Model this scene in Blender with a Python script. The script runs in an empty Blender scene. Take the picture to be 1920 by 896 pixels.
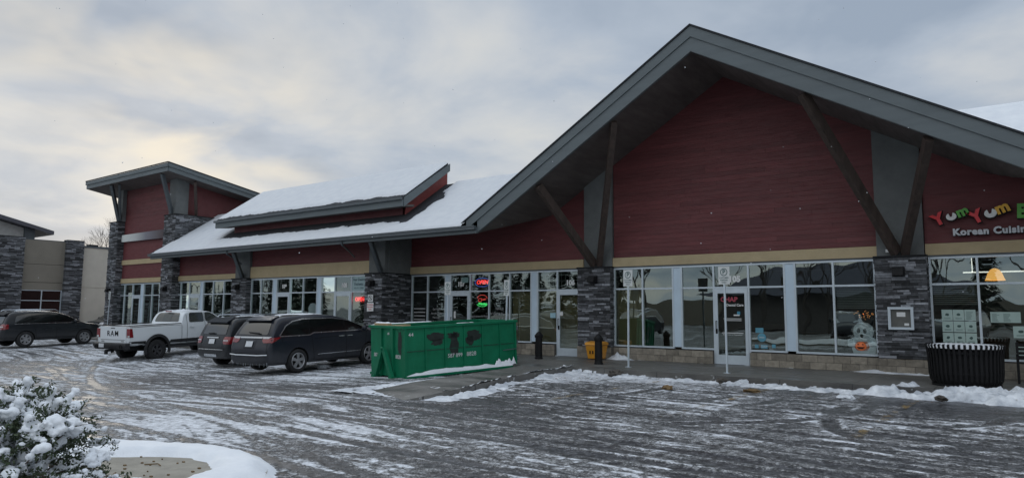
import bpy, bmesh, math, random
import numpy as np
from mathutils import Vector, Matrix, noise as mnoise
from mathutils.bvhtree import BVHTree
from mathutils.geometry import delaunay_2d_cdt
random.seed(7)
R = math.radians
S = bpy.context.scene
COL = S.collection
# ------------------------------------------------------------------ camera
CAMZ = 1.508
yaw, pitch, roll, FPX = R(36.427), R(5.956), R(0.345), 1288.9
fwd = Vector((-math.sin(yaw)*math.cos(pitch), math.cos(yaw)*math.cos(pitch), math.sin(pitch)))
rgt = Vector((math.cos(yaw), math.sin(yaw), 0))
up = rgt.cross(fwd)
r2 = math.cos(roll)*rgt + math.sin(roll)*up
u2 = -math.sin(roll)*rgt + math.cos(roll)*up
cam = bpy.data.cameras.new('camera'); camo = bpy.data.objects.new('camera', cam); COL.objects.link(camo)
mw = Matrix((r2, u2, -fwd)).transposed().to_4x4(); mw.translation = (0, 0, CAMZ)
camo.matrix_world = mw
cam.sensor_width = 36; cam.sensor_fit = 'HORIZONTAL'; cam.lens = FPX*36/1920
cam.clip_start = .1; cam.clip_end = 5000
S.camera = camo
# ------------------------------------------------------------------ colour management
S.view_settings.view_transform = 'Standard'; S.view_settings.look = 'None'
S.view_settings.exposure = 0.0; S.view_settings.gamma = 1.0; S.view_settings.use_curve_mapping = False
# ------------------------------------------------------------------ sky
SUN_AZ = math.atan2(-0.92, 0.40)       # measured from +Y towards +X
SUN_EL = R(14)
W = bpy.data.worlds.new('World'); S.world = W; W.use_nodes = True
nt = W.node_tree; nt.nodes.clear()
class NT:
    """small helper around a node tree"""
    def __init__(s, tree): s.t = tree
    def n(s, typ, **kw):
        nd = s.t.nodes.new(typ)
        for k, v in kw.items():
            if k.startswith('i_'):
                key = k[2:].replace('_', ' ')
                nd.inputs[key].default_value = v
            else: setattr(nd, k, v)
        return nd
    def l(s, a, b): s.t.links.new(a, b)
    def math(s, op, a, b=None, c=None, clamp=False):
        nd = s.t.nodes.new('ShaderNodeMath'); nd.operation = op; nd.use_clamp = clamp
        for i, v in enumerate((a, b, c)):
            if v is None: continue
            if isinstance(v, (int, float)): nd.inputs[i].default_value = v
            else: s.l(v, nd.inputs[i])
        return nd.outputs[0]
    def mix(s, fac, a, b, blend='MIX'):
        nd = s.t.nodes.new('ShaderNodeMix'); nd.data_type = 'RGBA'; nd.blend_type = blend
        if isinstance(fac, (int, float)): nd.inputs[0].default_value = fac
        else: s.l(fac, nd.inputs[0])
        for i, v in ((6, a), (7, b)):
            if isinstance(v, (tuple, list)): nd.inputs[i].default_value = (*v[:3], 1)
            else: s.l(v, nd.inputs[i])
        return nd.outputs[2]
    def ramp(s, fac, stops, interp='LINEAR'):
        nd = s.t.nodes.new('ShaderNodeValToRGB'); cr = nd.color_ramp; cr.interpolation = interp
        while len(cr.elements) < len(stops): cr.elements.new(.5)
        for e, (p, c) in zip(cr.elements, stops):
            e.position = p; e.color = (c, c, c, 1) if isinstance(c, (int, float)) else (*c[:3], 1)
        s.l(fac, nd.inputs[0]); return nd.outputs[0]
    def noise(s, vec, scale, detail=4, rough=.5, dist=0, dims='3D'):
        nd = s.t.nodes.new('ShaderNodeTexNoise'); nd.noise_dimensions = dims
        nd.inputs['Scale'].default_value = scale; nd.inputs['Detail'].default_value = detail
        nd.inputs['Roughness'].default_value = rough; nd.inputs['Distortion'].default_value = dist
        if vec is not None: s.l(vec, nd.inputs['Vector'])
        return nd.outputs['Fac']
    def mapping(s, vec, scale=(1, 1, 1), rot=(0, 0, 0), loc=(0, 0, 0)):
        nd = s.t.nodes.new('ShaderNodeMapping'); nd.inputs['Scale'].default_value = scale
        nd.inputs['Rotation'].default_value = rot; nd.inputs['Location'].default_value = loc
        s.l(vec, nd.inputs['Vector']); return nd.outputs[0]
w = NT(nt)
tc = w.n('ShaderNodeTexCoord'); sep = w.n('ShaderNodeSeparateXYZ'); w.l(tc.outputs['Generated'], sep.inputs[0])
zz = w.math('ADD', w.math('MAXIMUM', sep.outputs[2], 0), .16)
comb = w.n('ShaderNodeCombineXYZ')
w.l(w.math('DIVIDE', sep.outputs[0], zz), comb.inputs[0]); w.l(w.math('DIVIDE', sep.outputs[1], zz), comb.inputs[1])
mp = w.mapping(comb.outputs[0], (1, 1, 1), (0, 0, R(35)), (2.3, .7, 0))
n1 = w.noise(mp, .85, 6, .5, .4)
n2 = w.noise(mp, 2.6, 5, .55, .3)
nn = w.math('ADD', w.math('MULTIPLY', n1, .8), w.math('MULTIPLY', n2, .2))
cloud = w.ramp(nn, [(.38, (.34, .41, .51)), (.46, (.445, .51, .60)), (.53, (.58, .615, .655)), (.61, (.69, .695, .68))])
def dirmask(px, py, sharp):
    d = (fwd + ((px-960)/FPX)*r2 - ((py-448)/FPX)*u2).normalized()
    nd = w.n('ShaderNodeVectorMath', operation='DOT_PRODUCT'); w.l(tc.outputs['Generated'], nd.inputs[0]); nd.inputs[1].default_value = d
    return w.math('POWER', w.math('MAXIMUM', nd.outputs['Value'], 0), sharp)
warmn = w.math('MULTIPLY', w.math('SUBTRACT', w.noise(w.mapping(comb.outputs[0], (1, 1, 1), (0, 0, R(35)), (7.1, 3.2, 0)), 1.6, 4, .5, .3), .42), 5, clamp=True)
wm = w.math('MULTIPLY', w.math('ADD', w.math('MULTIPLY', dirmask(430, 265, 60), .85), w.math('MULTIPLY', dirmask(90, 60, 60), .5)), warmn, clamp=True)
cloud = w.mix(w.math('MULTIPLY', wm, .85), cloud, (.86, .79, .66))
sky = w.n('ShaderNodeTexSky', sky_type='NISHITA'); sky.sun_disc = False; sky.sun_elevation = SUN_EL; sky.sun_rotation = SUN_AZ
skyv = w.mix(1.0, sky.outputs[0], (.07, .07, .07), 'MULTIPLY')
zb = w.math('ADD', 1.0, w.math('MULTIPLY', w.ramp(sep.outputs[2], [(.44, 0), (.85, 1)], 'EASE'), .8))
bk = w.n('ShaderNodeVectorMath', operation='DOT_PRODUCT'); w.l(tc.outputs['Generated'], bk.inputs[0]); bk.inputs[1].default_value = (.35, -.93, .1)
zb = w.math('ADD', zb, w.math('MULTIPLY', w.math('MAXIMUM', bk.outputs['Value'], 0), .35))
final = w.mix(.93, skyv, cloud)
vs = w.n('ShaderNodeVectorMath', operation='SCALE'); w.l(final, vs.inputs[0]); w.l(zb, vs.inputs['Scale']); final = vs.outputs[0]   # overcast: brighter overhead than at the horizon
bg = w.n('ShaderNodeBackground'); w.l(final, bg.inputs[0]); bg.inputs[1].default_value = 1.0
wo = w.n('ShaderNodeOutputWorld'); w.l(bg.outputs[0], wo.inputs[0])
# ------------------------------------------------------------------ sun behind thick cloud
sl = bpy.data.lights.new('sun', 'SUN'); sl.energy = .5; sl.angle = R(18); sl.color = (1, .93, .83)
so = bpy.data.objects.new('sun', sl); COL.objects.link(so)
sd = Vector((math.sin(SUN_AZ)*math.cos(SUN_EL), math.cos(SUN_AZ)*math.cos(SUN_EL), math.sin(SUN_EL)))
so.rotation_euler = sd.to_track_quat('Z', 'Y').to_euler(); so.location = (0, 0, 30)
# ================================================================== materials
MAT = {}
def mat(name, col=(.5, .5, .5), rough=.6, metal=0, var=.12, vscale=6, bump=0, bscale=30, coat=0, emis=None, estr=0, spec=.5, attr=None, stretch=(1, 1, 1)):
    if name in MAT: return MAT[name]
    m = bpy.data.materials.new(name); m.use_nodes = True; t = NT(m.node_tree)
    b = m.node_tree.nodes['Principled BSDF']
    b.inputs['Roughness'].default_value = rough; b.inputs['Metallic'].default_value = metal
    b.inputs['Coat Weight'].default_value = coat; b.inputs['Coat Roughness'].default_value = .08
    b.inputs['Specular IOR Level'].default_value = spec
    g = t.n('ShaderNodeNewGeometry'); vec = t.mapping(g.outputs['Position'], stretch)
    n = t.noise(vec, vscale, 5, .6)
    lo = tuple(c*(1-var) for c in col); hi = tuple(min(1, c*(1+var)) for c in col)
    c = t.ramp(n, [(.3, lo), (.7, hi)])
    if attr:
        a = t.n('ShaderNodeAttribute', attribute_name=attr)
        c = t.mix(1.0, c, a.outputs['Color'], 'MULTIPLY')
    t.l(c, b.inputs['Base Color'])
    rr = t.ramp(t.noise(vec, vscale*2.3, 4, .6), [(.3, max(0, rough-.1)), (.7, min(1, rough+.1))]); t.l(rr, b.inputs['Roughness'])
    if bump:
        bn = t.n('ShaderNodeBump'); bn.inputs['Strength'].default_value = bump; bn.inputs['Distance'].default_value = .02
        t.l(t.noise(t.mapping(g.outputs['Position'], stretch), bscale, 6, .65), bn.inputs['Height']); t.l(bn.outputs[0], b.inputs['Normal'])
    if emis:
        b.inputs['Emission Color'].default_value = (*emis, 1); b.inputs['Emission Strength'].default_value = estr
    m['b'] = 1; MAT[name] = m; return m
def glass_mat(name, tint=.55, refl=1.6, base=.06):
    m = bpy.data.materials.new(name); m.use_nodes = True; t = NT(m.node_tree); t.t.nodes.clear()
    fr = t.n('ShaderNodeFresnel'); fr.inputs[0].default_value = 1.5
    f = t.math('ADD', t.math('MULTIPLY', fr.outputs[0], refl), base, clamp=True)
    tr = t.n('ShaderNodeBsdfTransparent'); tr.inputs[0].default_value = (tint*.92, tint, tint*.97, 1)
    gl = t.n('ShaderNodeBsdfGlossy'); gl.inputs['Roughness'].default_value = .01; gl.inputs['Color'].default_value = (.86, .97, .9, 1)
    g = t.n('ShaderNodeNewGeometry')
    bn = t.n('ShaderNodeBump'); bn.inputs['Strength'].default_value = .28; bn.inputs['Distance'].default_value = .02
    t.l(t.noise(t.mapping(g.outputs['Position'], (1, 1, .8)), 1.3, 1, .4), bn.inputs['Height']); t.l(bn.outputs[0], gl.inputs['Normal'])
    mx = t.n('ShaderNodeMixShader'); t.l(f, mx.inputs[0]); t.l(tr.outputs[0], mx.inputs[1]); t.l(gl.outputs[0], mx.inputs[2])
    o = t.n('ShaderNodeOutputMaterial'); t.l(mx.outputs[0], o.inputs[0]); MAT[name] = m; return m
glass = glass_mat('storefront_glass', .55, 1.5, .17)
# painted siding, stone etc.
M_red = mat('red_siding', (.134, .034, .036), .62, var=.16, vscale=3, bump=.15, bscale=60, stretch=(.4, 1, 3), attr='tint')
M_redp = mat('red_panel', (.134, .034, .036), .6, var=.12, vscale=2)
M_beige = mat('beige_panel', (.46, .365, .215), .6, var=.08, vscale=2.5)
M_greycol = mat('grey_stucco', (.145, .155, .155), .85, var=.12, vscale=3, bump=.3, bscale=80)
M_fascia = mat('grey_fascia_paint', (.122, .146, .155), .5, var=.1, vscale=1.5, stretch=(.3, 1, 3))
M_gutter = mat('dark_grey_gutter', (.09, .105, .115), .4, var=.1)
M_soffit = mat('dark_wood_soffit', (.12, .105, .098), .7, var=.25, vscale=4, stretch=(1, .2, 1))
M_beam = mat('brown_timber', (.06, .043, .036), .65, var=.35, vscale=8, bump=.3, bscale=25, stretch=(1, 1, .2))
M_shingle = mat('dark_shingle', (.03, .033, .038), .9, var=.4, vscale=20, bump=.6, bscale=50)
M_stone = mat('ledgestone', (.088, .092, .10), .75, var=.35, vscale=14, bump=.6, bscale=60, attr='tint')
M_stonecore = mat('stone_joint', (.012, .013, .015), .95)
M_cmu = mat('split_face_block', (.265, .235, .19), .9, var=.25, vscale=9, bump=.9, bscale=55, attr='tint')
M_mortar = mat('mortar', (.12, .11, .095), .95)
M_alu = mat('brushed_aluminium', (.58, .65, .70), .4, metal=.3, var=.06, vscale=3)
M_alupan = mat('aluminium_panel', (.56, .68, .78), .45, metal=.1, var=.07, vscale=1.5)
M_white = mat('white_enamel', (.74, .76, .76), .45, var=.05)
M_black = mat('black_paint', (.010, .010, .011), .55, var=.2, spec=.25)
M_conc = None
def snow_mat(name, dirt=.1, bump=.45, k=1.0):
    m = bpy.data.materials.new(name); m.use_nodes = True; t = NT(m.node_tree); b = m.node_tree.nodes['Principled BSDF']
    g = t.n('ShaderNodeNewGeometry')
    n = t.noise(g.outputs['Position'], 3.0, 6, .6)
    c = t.ramp(n, [(.35, tuple(k*q for q in (.80-dirt, .83-dirt, .87-dirt))), (.65, tuple(k*q for q in (.86, .885, .91)))])
    b.inputs['Roughness'].default_value = .75; t.l(c, b.inputs['Base Color'])
    b.inputs['Subsurface Weight'].default_value = .0
    bn = t.n('ShaderNodeBump'); bn.inputs['Strength'].default_value = bump; bn.inputs['Distance'].default_value = .02
    hh = t.math('ADD', t.noise(g.outputs['Position'], 14, 6, .65), t.math('MULTIPLY', t.noise(g.outputs['Position'], 90, 3, .6), .25))
    t.l(hh, bn.inputs['Height']); t.l(bn.outputs[0], b.inputs['Normal'])
    MAT[name] = m; return m
M_snow = snow_mat('clean_snow', .03)
M_snowd = snow_mat('plowed_snow', .36, .9); M_snowr = snow_mat('roof_snow_smooth', .02, .10, .80)
def concrete_mat():
    m = bpy.data.materials.new('wet_concrete'); m.use_nodes = True; t = NT(m.node_tree); b = m.node_tree.nodes['Principled BSDF']
    g = t.n('ShaderNodeNewGeometry'); P = g.outputs['Position']
    n = t.noise(t.mapping(P, (.6, 1.4, 1)), 1.1, 6, .6)
    c = t.ramp(n, [(.35, (.075, .072, .068)), (.52, (.13, .125, .115)), (.7, (.20, .195, .18))])
    sp = t.noise(t.mapping(P, (1, 2.5, 1)), 3.2, 7, .68)
    sn = t.ramp(sp, [(.62, 0), (.68, 1)])
    c = t.mix(t.math('MULTIPLY', sn, .65), c, (.62, .64, .66))
    # control joints every 1.5 m
    sx = t.n('ShaderNodeSeparateXYZ'); t.l(P, sx.inputs[0])
    fx = t.math('ABSOLUTE', t.math('SUBTRACT', t.math('FRACT', t.math('DIVIDE', sx.outputs[0], 1.5)), .5))
    j = t.math('GREATER_THAN', fx, .494)
    c = t.mix(j, c, (.04, .04, .04))
    t.l(c, b.inputs['Base Color'])
    t.l(t.ramp(n, [(.35, .3), (.7, .8)]), b.inputs['Roughness'])
    bn = t.n('ShaderNodeBump'); bn.inputs['Strength'].default_value = .4; bn.inputs['Distance'].default_value = .01
    t.l(t.noise(P, 45, 5, .6), bn.inputs['Height']); t.l(bn.outputs[0], b.inputs['Normal']); MAT['concrete'] = m; return m
M_conc = concrete_mat()
def ground_mat():
    m = bpy.data.materials.new('slushy_asphalt'); m.use_nodes = True; t = NT(m.node_tree); b = m.node_tree.nodes['Principled BSDF']
    g = t.n('ShaderNodeNewGeometry'); P = g.outputs['Position']
    a = t.n('ShaderNodeAttribute', attribute_name='snow'); sf = a.outputs['Fac']
    a2 = t.n('ShaderNodeAttribute', attribute_name='lane'); lane = a2.outputs['Fac']
    # streaks left by tyres along the lane (slightly curving), cross streaks in the stalls
    wob = t.noise(P, .12, 2, .5)
    pw = t.n('ShaderNodeVectorMath', operation='ADD'); t.l(P, pw.inputs[0])
    cw = t.n('ShaderNodeCombineXYZ'); px_ = t.n('ShaderNodeSeparateXYZ'); t.l(P, px_.inputs[0]); t.l(t.math('ADD', t.math('MULTIPLY', wob, 5), t.math('MULTIPLY', px_.outputs[0], .12)), cw.inputs[1]); t.l(cw.outputs[0], pw.inputs[1])
    s1 = t.noise(t.mapping(pw.outputs[0], (.16, 1.9, 1), (0, 0, R(4))), 1.7, 8, .66)
    s1b = t.noise(t.mapping(pw.outputs[0], (.10, 5.5, 1), (0, 0, R(-3))), 1.5, 5, .62)
    s2 = t.noise(t.mapping(pw.outputs[0], (1.1, .35, 1), (0, 0, R(12))), 1.5, 8, .66, .6)
    br = t.noise(P, .55, 6, .6, .6)
    streak = t.math('ADD', t.math('MULTIPLY', s1, .6), t.math('MULTIPLY', s1b, .4))
    mixl = t.n('ShaderNodeMix'); t.l(lane, mixl.inputs[0]); t.l(s2, mixl.inputs[2]); t.l(streak, mixl.inputs[3])
    fld = t.math('ADD', t.math('MULTIPLY', mixl.outputs[0], .62), t.math('MULTIPLY', br, .38))
    fine = t.noise(P, 10, 3, .65)
    fine2 = t.noise(t.mapping(P, (.45, 1.7, 1)), 6.5, 7, .75)
    vfld = t.math('ADD', t.math('MULTIPLY', t.math('SUBTRACT', fld, .5), 2.6), .47)
    v = t.math('ADD', vfld, t.math('ADD', t.math('MULTIPLY', t.math('SUBTRACT', fine, .5), 1.5), t.math('MULTIPLY', t.math('SUBTRACT', fine2, .5), 1.3)))
    v = t.math('ADD', v, t.math('MULTIPLY', t.math('SUBTRACT', sf, .5), .95))
    mid = t.noise(t.mapping(P, (.7, 1.5, 1)), 3.1, 8, .78); v = t.math('ADD', v, t.math('MULTIPLY', t.math('SUBTRACT', mid, .5), 1.2)); v = t.math('ADD', v, t.math('MULTIPLY', t.math('MULTIPLY', t.math('SUBTRACT', s1b, .5), lane), t.math('MULTIPLY', t.ramp(t.noise(P, .22, 3, .6), [(.38, .10), (.62, 1)]), 1.4)))
    asph = t.ramp(t.noise(P, 55, 4, .85), [(.42, (.014, .015, .018)), (.51, (.05, .052, .057)), (.60, (.19, .19, .195))])
    brown = t.math('MULTIPLY', t.ramp(t.noise(P, .8, 5, .6), [(.58, 0), (.68, 1)]), .22)
    asph = t.mix(brown, asph, (.085, .06, .045))
    slush = t.ramp(t.noise(P, 40, 5, .85), [(.41, (.085, .086, .088)), (.5, (.205, .206, .208)), (.59, (.42, .425, .43))])
    snow = t.ramp(t.noise(P, 9, 5, .6), [(.35, (.46, .475, .50)), (.65, (.72, .745, .78))])
    c = t.mix(t.ramp(v, [(.34, 0), (.52, 1)]), asph, slush)
    c = t.mix(t.ramp(v, [(.68, 0), (1.10, 1)]), c, snow)
    g1 = t.ramp(t.noise(P, 13, 2, .6), [(.36, .45), (.5, 1), (.64, 1.75)]); g2 = t.ramp(t.noise(P, 38, 3, .7), [(.38, .5), (.5, 1), (.62, 1.6)])
    c = t.mix(t.math('SUBTRACT', 1, t.math('MULTIPLY', t.ramp(v, [(.70, 0), (.9, 1)]), .75)), c, t.mix(1, t.mix(1, c, g1, 'MULTIPLY'), g2, 'MULTIPLY'))
    t.l(c, b.inputs['Base Color'])
    wet = t.ramp(v, [(.30, .36), (.50, .6), (.65, .85)])
    t.l(wet, b.inputs['Roughness']); b.inputs['Specular IOR Level'].default_value = .3
    bn = t.n('ShaderNodeBump'); bn.inputs['Strength'].default_value = .9; bn.inputs['Distance'].default_value = .035
    hh = t.math('ADD', t.ramp(v, [(.3, 0), (.9, 1)]), t.math('MULTIPLY', fine, .35))
    t.l(hh, bn.inputs['Height']); t.l(bn.outputs[0], b.inputs['Normal'])
    return m
# ================================================================== mesh builder
OFF = {}
def tag(o, label=None, cat=None, group=None, kind=None):
    if label: o['label'] = label
    if cat: o['category'] = cat
    if group: o['group'] = group
    if kind: o['kind'] = kind
    return o
def root(name, loc, label, cat, group=None, rot=(0, 0, 0), world=False):
    o = bpy.data.objects.new(name, None); COL.objects.link(o); o.location = loc; o.rotation_euler = rot
    o.empty_display_size = .2
    OFF[o.name] = Vector(loc) if world else Vector((0, 0, 0))
    return tag(o, label, cat, group)
class MB:
    def __init__(s): s.v = []; s.f = []; s.t = []; s.m = Matrix()
    def add(s, vs, fs, tint=None):
        k = len(s.v); s.v += [tuple(s.m @ Vector(p)) for p in vs]
        for f in fs: s.f.append(tuple(i+k for i in f)); s.t.append(1.0 if tint is None else tint)
        return s
    def box(s, x0, x1, y0, y1, z0, z1, tint=None):
        v = [(x, y, z) for z in (z0, z1) for y in (y0, y1) for x in (x0, x1)]
        return s.add(v, [(0, 2, 3, 1), (4, 5, 7, 6), (0, 1, 5, 4), (2, 6, 7, 3), (0, 4, 6, 2), (1, 3, 7, 5)], tint)
    def quad(s, a, b, c, d, tint=None): return s.add([a, b, c, d], [(0, 1, 2, 3)], tint)
    def prism(s, poly, axis, a, b, tint=None):
        """extrude a 2D polygon along axis ('x','y','z') from a to b"""
        def P(p, q): return {'x': (q, p[0], p[1]), 'y': (p[0], q, p[1]), 'z': (p[0], p[1], q)}[axis]
        n = len(poly); v = [P(p, a) for p in poly]+[P(p, b) for p in poly]
        fs = [tuple(range(n)), tuple(range(2*n-1, n-1, -1))]+[(i, (i+1) % n, n+(i+1) % n, n+i) for i in range(n)]
        return s.add(v, fs, tint)
    def beam(s, p0, p1, w, h, upv=(0, 0, 1)):
        p0 = Vector(p0); p1 = Vector(p1); d = (p1-p0).normalized(); u = Vector(upv)
        sx = d.cross(u); sx = sx.normalized() if sx.length > 1e-5 else Vector((1, 0, 0)); sz = sx.cross(d)
        vs = [p+sx*a*w/2+sz*b*h/2 for p in (p0, p1) for a, b in ((-1, -1), (1, -1), (1, 1), (-1, 1))]
        return s.add(vs, [(3, 2, 1, 0), (4, 5, 6, 7), (0, 1, 5, 4), (1, 2, 6, 5), (2, 3, 7, 6), (3, 0, 4, 7)])
    def tube(s, pts, r, n=8, cap=True):
        pts = [Vector(p) for p in pts]; rs = r if isinstance(r, (list, tuple)) else [r]*len(pts)
        k = len(s.v); prev = None
        for i, p in enumerate(pts):
            d = (pts[min(i+1, len(pts)-1)]-pts[max(i-1, 0)]).normalized()
            if prev is None: a = d.orthogonal().normalized()
            else: a = (prev-d*prev.dot(d)); a = a.normalized() if a.length > 1e-6 else d.orthogonal().normalized()
            prev = a; b2 = d.cross(a)
            for j in range(n):
                t = 2*math.pi*j/n; s.v.append(tuple(s.m @ (p+(a*math.cos(t)+b2*math.sin(t))*rs[i])))
        for i in range(len(pts)-1):
            for j in range(n):
                s.f.append((k+i*n+j, k+i*n+(j+1) % n, k+(i+1)*n+(j+1) % n, k+(i+1)*n+j)); s.t.append(1.0)
        if cap:
            s.f.append(tuple(k+j for j in range(n-1, -1, -1))); s.f.append(tuple(k+(len(pts)-1)*n+j for j in range(n))); s.t += [1.0, 1.0]
        return s
    def lathe(s, prof, n=24, axis='z', c=(0, 0, 0)):
        """prof: list of (r, h)"""
        k = len(s.v)
        for r, h in prof:
            for j in range(n):
                t = 2*math.pi*j/n; a, b = r*math.cos(t), r*math.sin(t)
                p = {'z': (a, b, h), 'y': (a, h, b), 'x': (h, a, b)}[axis]
                s.v.append(tuple(s.m @ Vector((p[0]+c[0], p[1]+c[1], p[2]+c[2]))))
        for i in range(len(prof)-1):
            for j in range(n):
                s.f.append((k+i*n+j, k+i*n+(j+1) % n, k+(i+1)*n+(j+1) % n, k+(i+1)*n+j)); s.t.append(1.0)
        return s
    def disc(s, c, r, n=20, axis='y'):
        k = len(s.v)
        for j in range(n):
            t = 2*math.pi*j/n; a, b = r*math.cos(t), r*math.sin(t)
            p = {'z': (a, b, 0), 'y': (a, 0, b), 'x': (0, a, b)}[axis]
            s.v.append(tuple(s.m @ Vector((p[0]+c[0], p[1]+c[1], p[2]+c[2]))))
        s.f.append(tuple(range(k, k+n))); s.t.append(1.0); return s
    def build(s, name, m, parent=None, smooth=False, origin=None, bevel=0):
        off = OFF.get(parent.name, Vector((0, 0, 0))) if parent else (Vector(origin) if origin else Vector((0, 0, 0)))
        me = bpy.data.meshes.new(name)
        me.from_pydata([(v[0]-off.x, v[1]-off.y, v[2]-off.z) for v in s.v], [], s.f)
        bm = bmesh.new(); bm.from_mesh(me)
        bmesh.ops.recalc_face_normals(bm, faces=bm.faces); bm.to_mesh(me); bm.free()
        if len(set(s.t)) > 1:
            at = me.attributes.new('tint', 'FLOAT_COLOR', 'CORNER')
            arr = []
            for f, t in zip(s.f, s.t): arr += [t, t, t, 1.0]*len(f)
            at.data.foreach_set('color', arr)
        elif m.name in ('red_siding', 'ledgestone', 'split_face_block'):
            at = me.attributes.new('tint', 'FLOAT_COLOR', 'CORNER'); at.data.foreach_set('color', [1.0]*4*len(me.loops))
        me.materials.append(m)
        if smooth: me.shade_smooth()
        o = bpy.data.objects.new(name, me); COL.objects.link(o)
        if parent: o.parent = parent
        else: o.location = off
        OFF[o.name] = off if parent else Vector(off)
        if bevel:
            bv = o.modifiers.new('bevel', 'BEVEL'); bv.width = bevel; bv.segments = 2; bv.limit_method = 'ANGLE'
        return o
def obj_from_mesh(name, me, m, parent=None, smooth=True):
    if m: me.materials.clear(); me.materials.append(m)
    if smooth: me.shade_smooth()
    o = bpy.data.objects.new(name, me); COL.objects.link(o)
    if parent: o.parent = parent; OFF[o.name] = OFF.get(parent.name, Vector((0, 0, 0)))
    return o
def copy_tree(o, parent=None):
    c = o.copy(); COL.objects.link(c); c.parent = parent
    OFF[c.name] = OFF.get(o.name, Vector((0, 0, 0)))
    for ch in [x for x in bpy.data.objects if x.parent == o]: copy_tree(ch, c)
    return c
def evaluated(o):
    bpy.context.view_layer.update(); dg = bpy.context.evaluated_depsgraph_get()
    return bpy.data.meshes.new_from_object(o.evaluated_get(dg))
# text as flat/extruded mesh pieces
_TC = {}
def text_geo(txt, size, bold=0.0, ext=0.0, align='CENTER', shear=0, space=1.0):
    key = (txt, size, bold, ext, align, shear, space)
    if key in _TC: return _TC[key]
    cu = bpy.data.curves.new('lettering', 'FONT'); cu.body = txt; cu.size = size; cu.offset = bold; cu.extrude = ext
    cu.align_x = align; cu.align_y = 'CENTER'; cu.shear = shear; cu.space_character = space; cu.resolution_u = 3
    o = bpy.data.objects.new('lettering', cu); COL.objects.link(o)
    me = evaluated(o); vs = [tuple(v.co) for v in me.vertices]; fs = [tuple(p.vertices) for p in me.polygons]
    bpy.data.objects.remove(o); bpy.data.curves.remove(cu); bpy.data.meshes.remove(me)
    _TC[key] = (vs, fs); return vs, fs
def frame_matrix(o, xd, yd):
    x = Vector(xd).normalized(); y = Vector(yd).normalized(); z = x.cross(y)
    m = Matrix((x, y, z)).transposed().to_4x4(); m.translation = o; return m
def add_text(mb, txt, size, origin, xd=(1, 0, 0), yd=(0, 0, 1), **kw):
    vs, fs = text_geo(txt, size, **kw); mm = frame_matrix(origin, xd, yd)
    mb.add([tuple(mm @ Vector(v)) for v in vs], fs); return mb
# numpy value noise
_rng = np.random.RandomState(5); _T = _rng.rand(256, 256)
def vnoise(x, y):
    xi = np.floor(x).astype(int); yi = np.floor(y).astype(int); fx = x-xi; fy = y-yi
    fx = fx*fx*(3-2*fx); fy = fy*fy*(3-2*fy)
    g = lambda a, b: _T[a % 256, b % 256]
    return (g(xi, yi)*(1-fx)+g(xi+1, yi)*fx)*(1-fy)+(g(xi, yi+1)*(1-fx)+g(xi+1, yi+1)*fx)*fy
def fbm(x, y, o=4, s=1.0):
    x = np.asarray(x, float)*s; y = np.asarray(y, float)*s; r = 0; a = .5; t = 0
    for i in range(o):
        r = r+a*vnoise(x+17.3*i, y+5.1*i); t += a; a *= .5; x = x*2.03; y = y*2.03
    return r/t
def sm(a, b, x):
    t = np.clip((np.asarray(x, float)-a)/(b-a), 0, 1); return t*t*(3-2*t)
def gz(x, y):
    """height of the lot"""
    return -0.13-0.45*sm(-8, -24, x)*(1-.5*sm(12, 17.5, y))*(1-.45*sm(-31, -38, x))
def grid_mesh(name, xs, ys, zf, m, parent=None, smooth=True, drop=None, origin=None):
    X, Y = np.meshgrid(xs, ys); Z = zf(X, Y); nx, ny = len(xs), len(ys)
    off = OFF.get(parent.name, Vector((0, 0, 0))) if parent else Vector(origin or (0, 0, 0))
    v = np.stack([X-off.x, Y-off.y, Z-off.z], -1).reshape(-1, 3)
    i = np.arange(nx*ny).reshape(ny, nx)
    f = np.stack([i[:-1, :-1], i[:-1, 1:], i[1:, 1:], i[1:, :-1]], -1).reshape(-1, 4)
    if drop is not None:
        D = drop(X, Y); keep = ~((D[:-1, :-1] | D[:-1, 1:] | D[1:, 1:] | D[1:, :-1]) if name in ('walkway_snow', 'gutter_snow') else (D[:-1, :-1] & D[:-1, 1:] & D[1:, 1:] & D[1:, :-1])).reshape(-1); f = f[keep]
    me = bpy.data.meshes.new(name); me.from_pydata(v.tolist(), [], f.tolist()); 
    if smooth: me.shade_smooth()
    me.materials.append(m); o = bpy.data.objects.new(name, me); COL.objects.link(o)
    if parent: o.parent = parent; OFF[o.name] = off
    else: o.location = off; OFF[o.name] = off
    return o, X, Y
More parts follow.
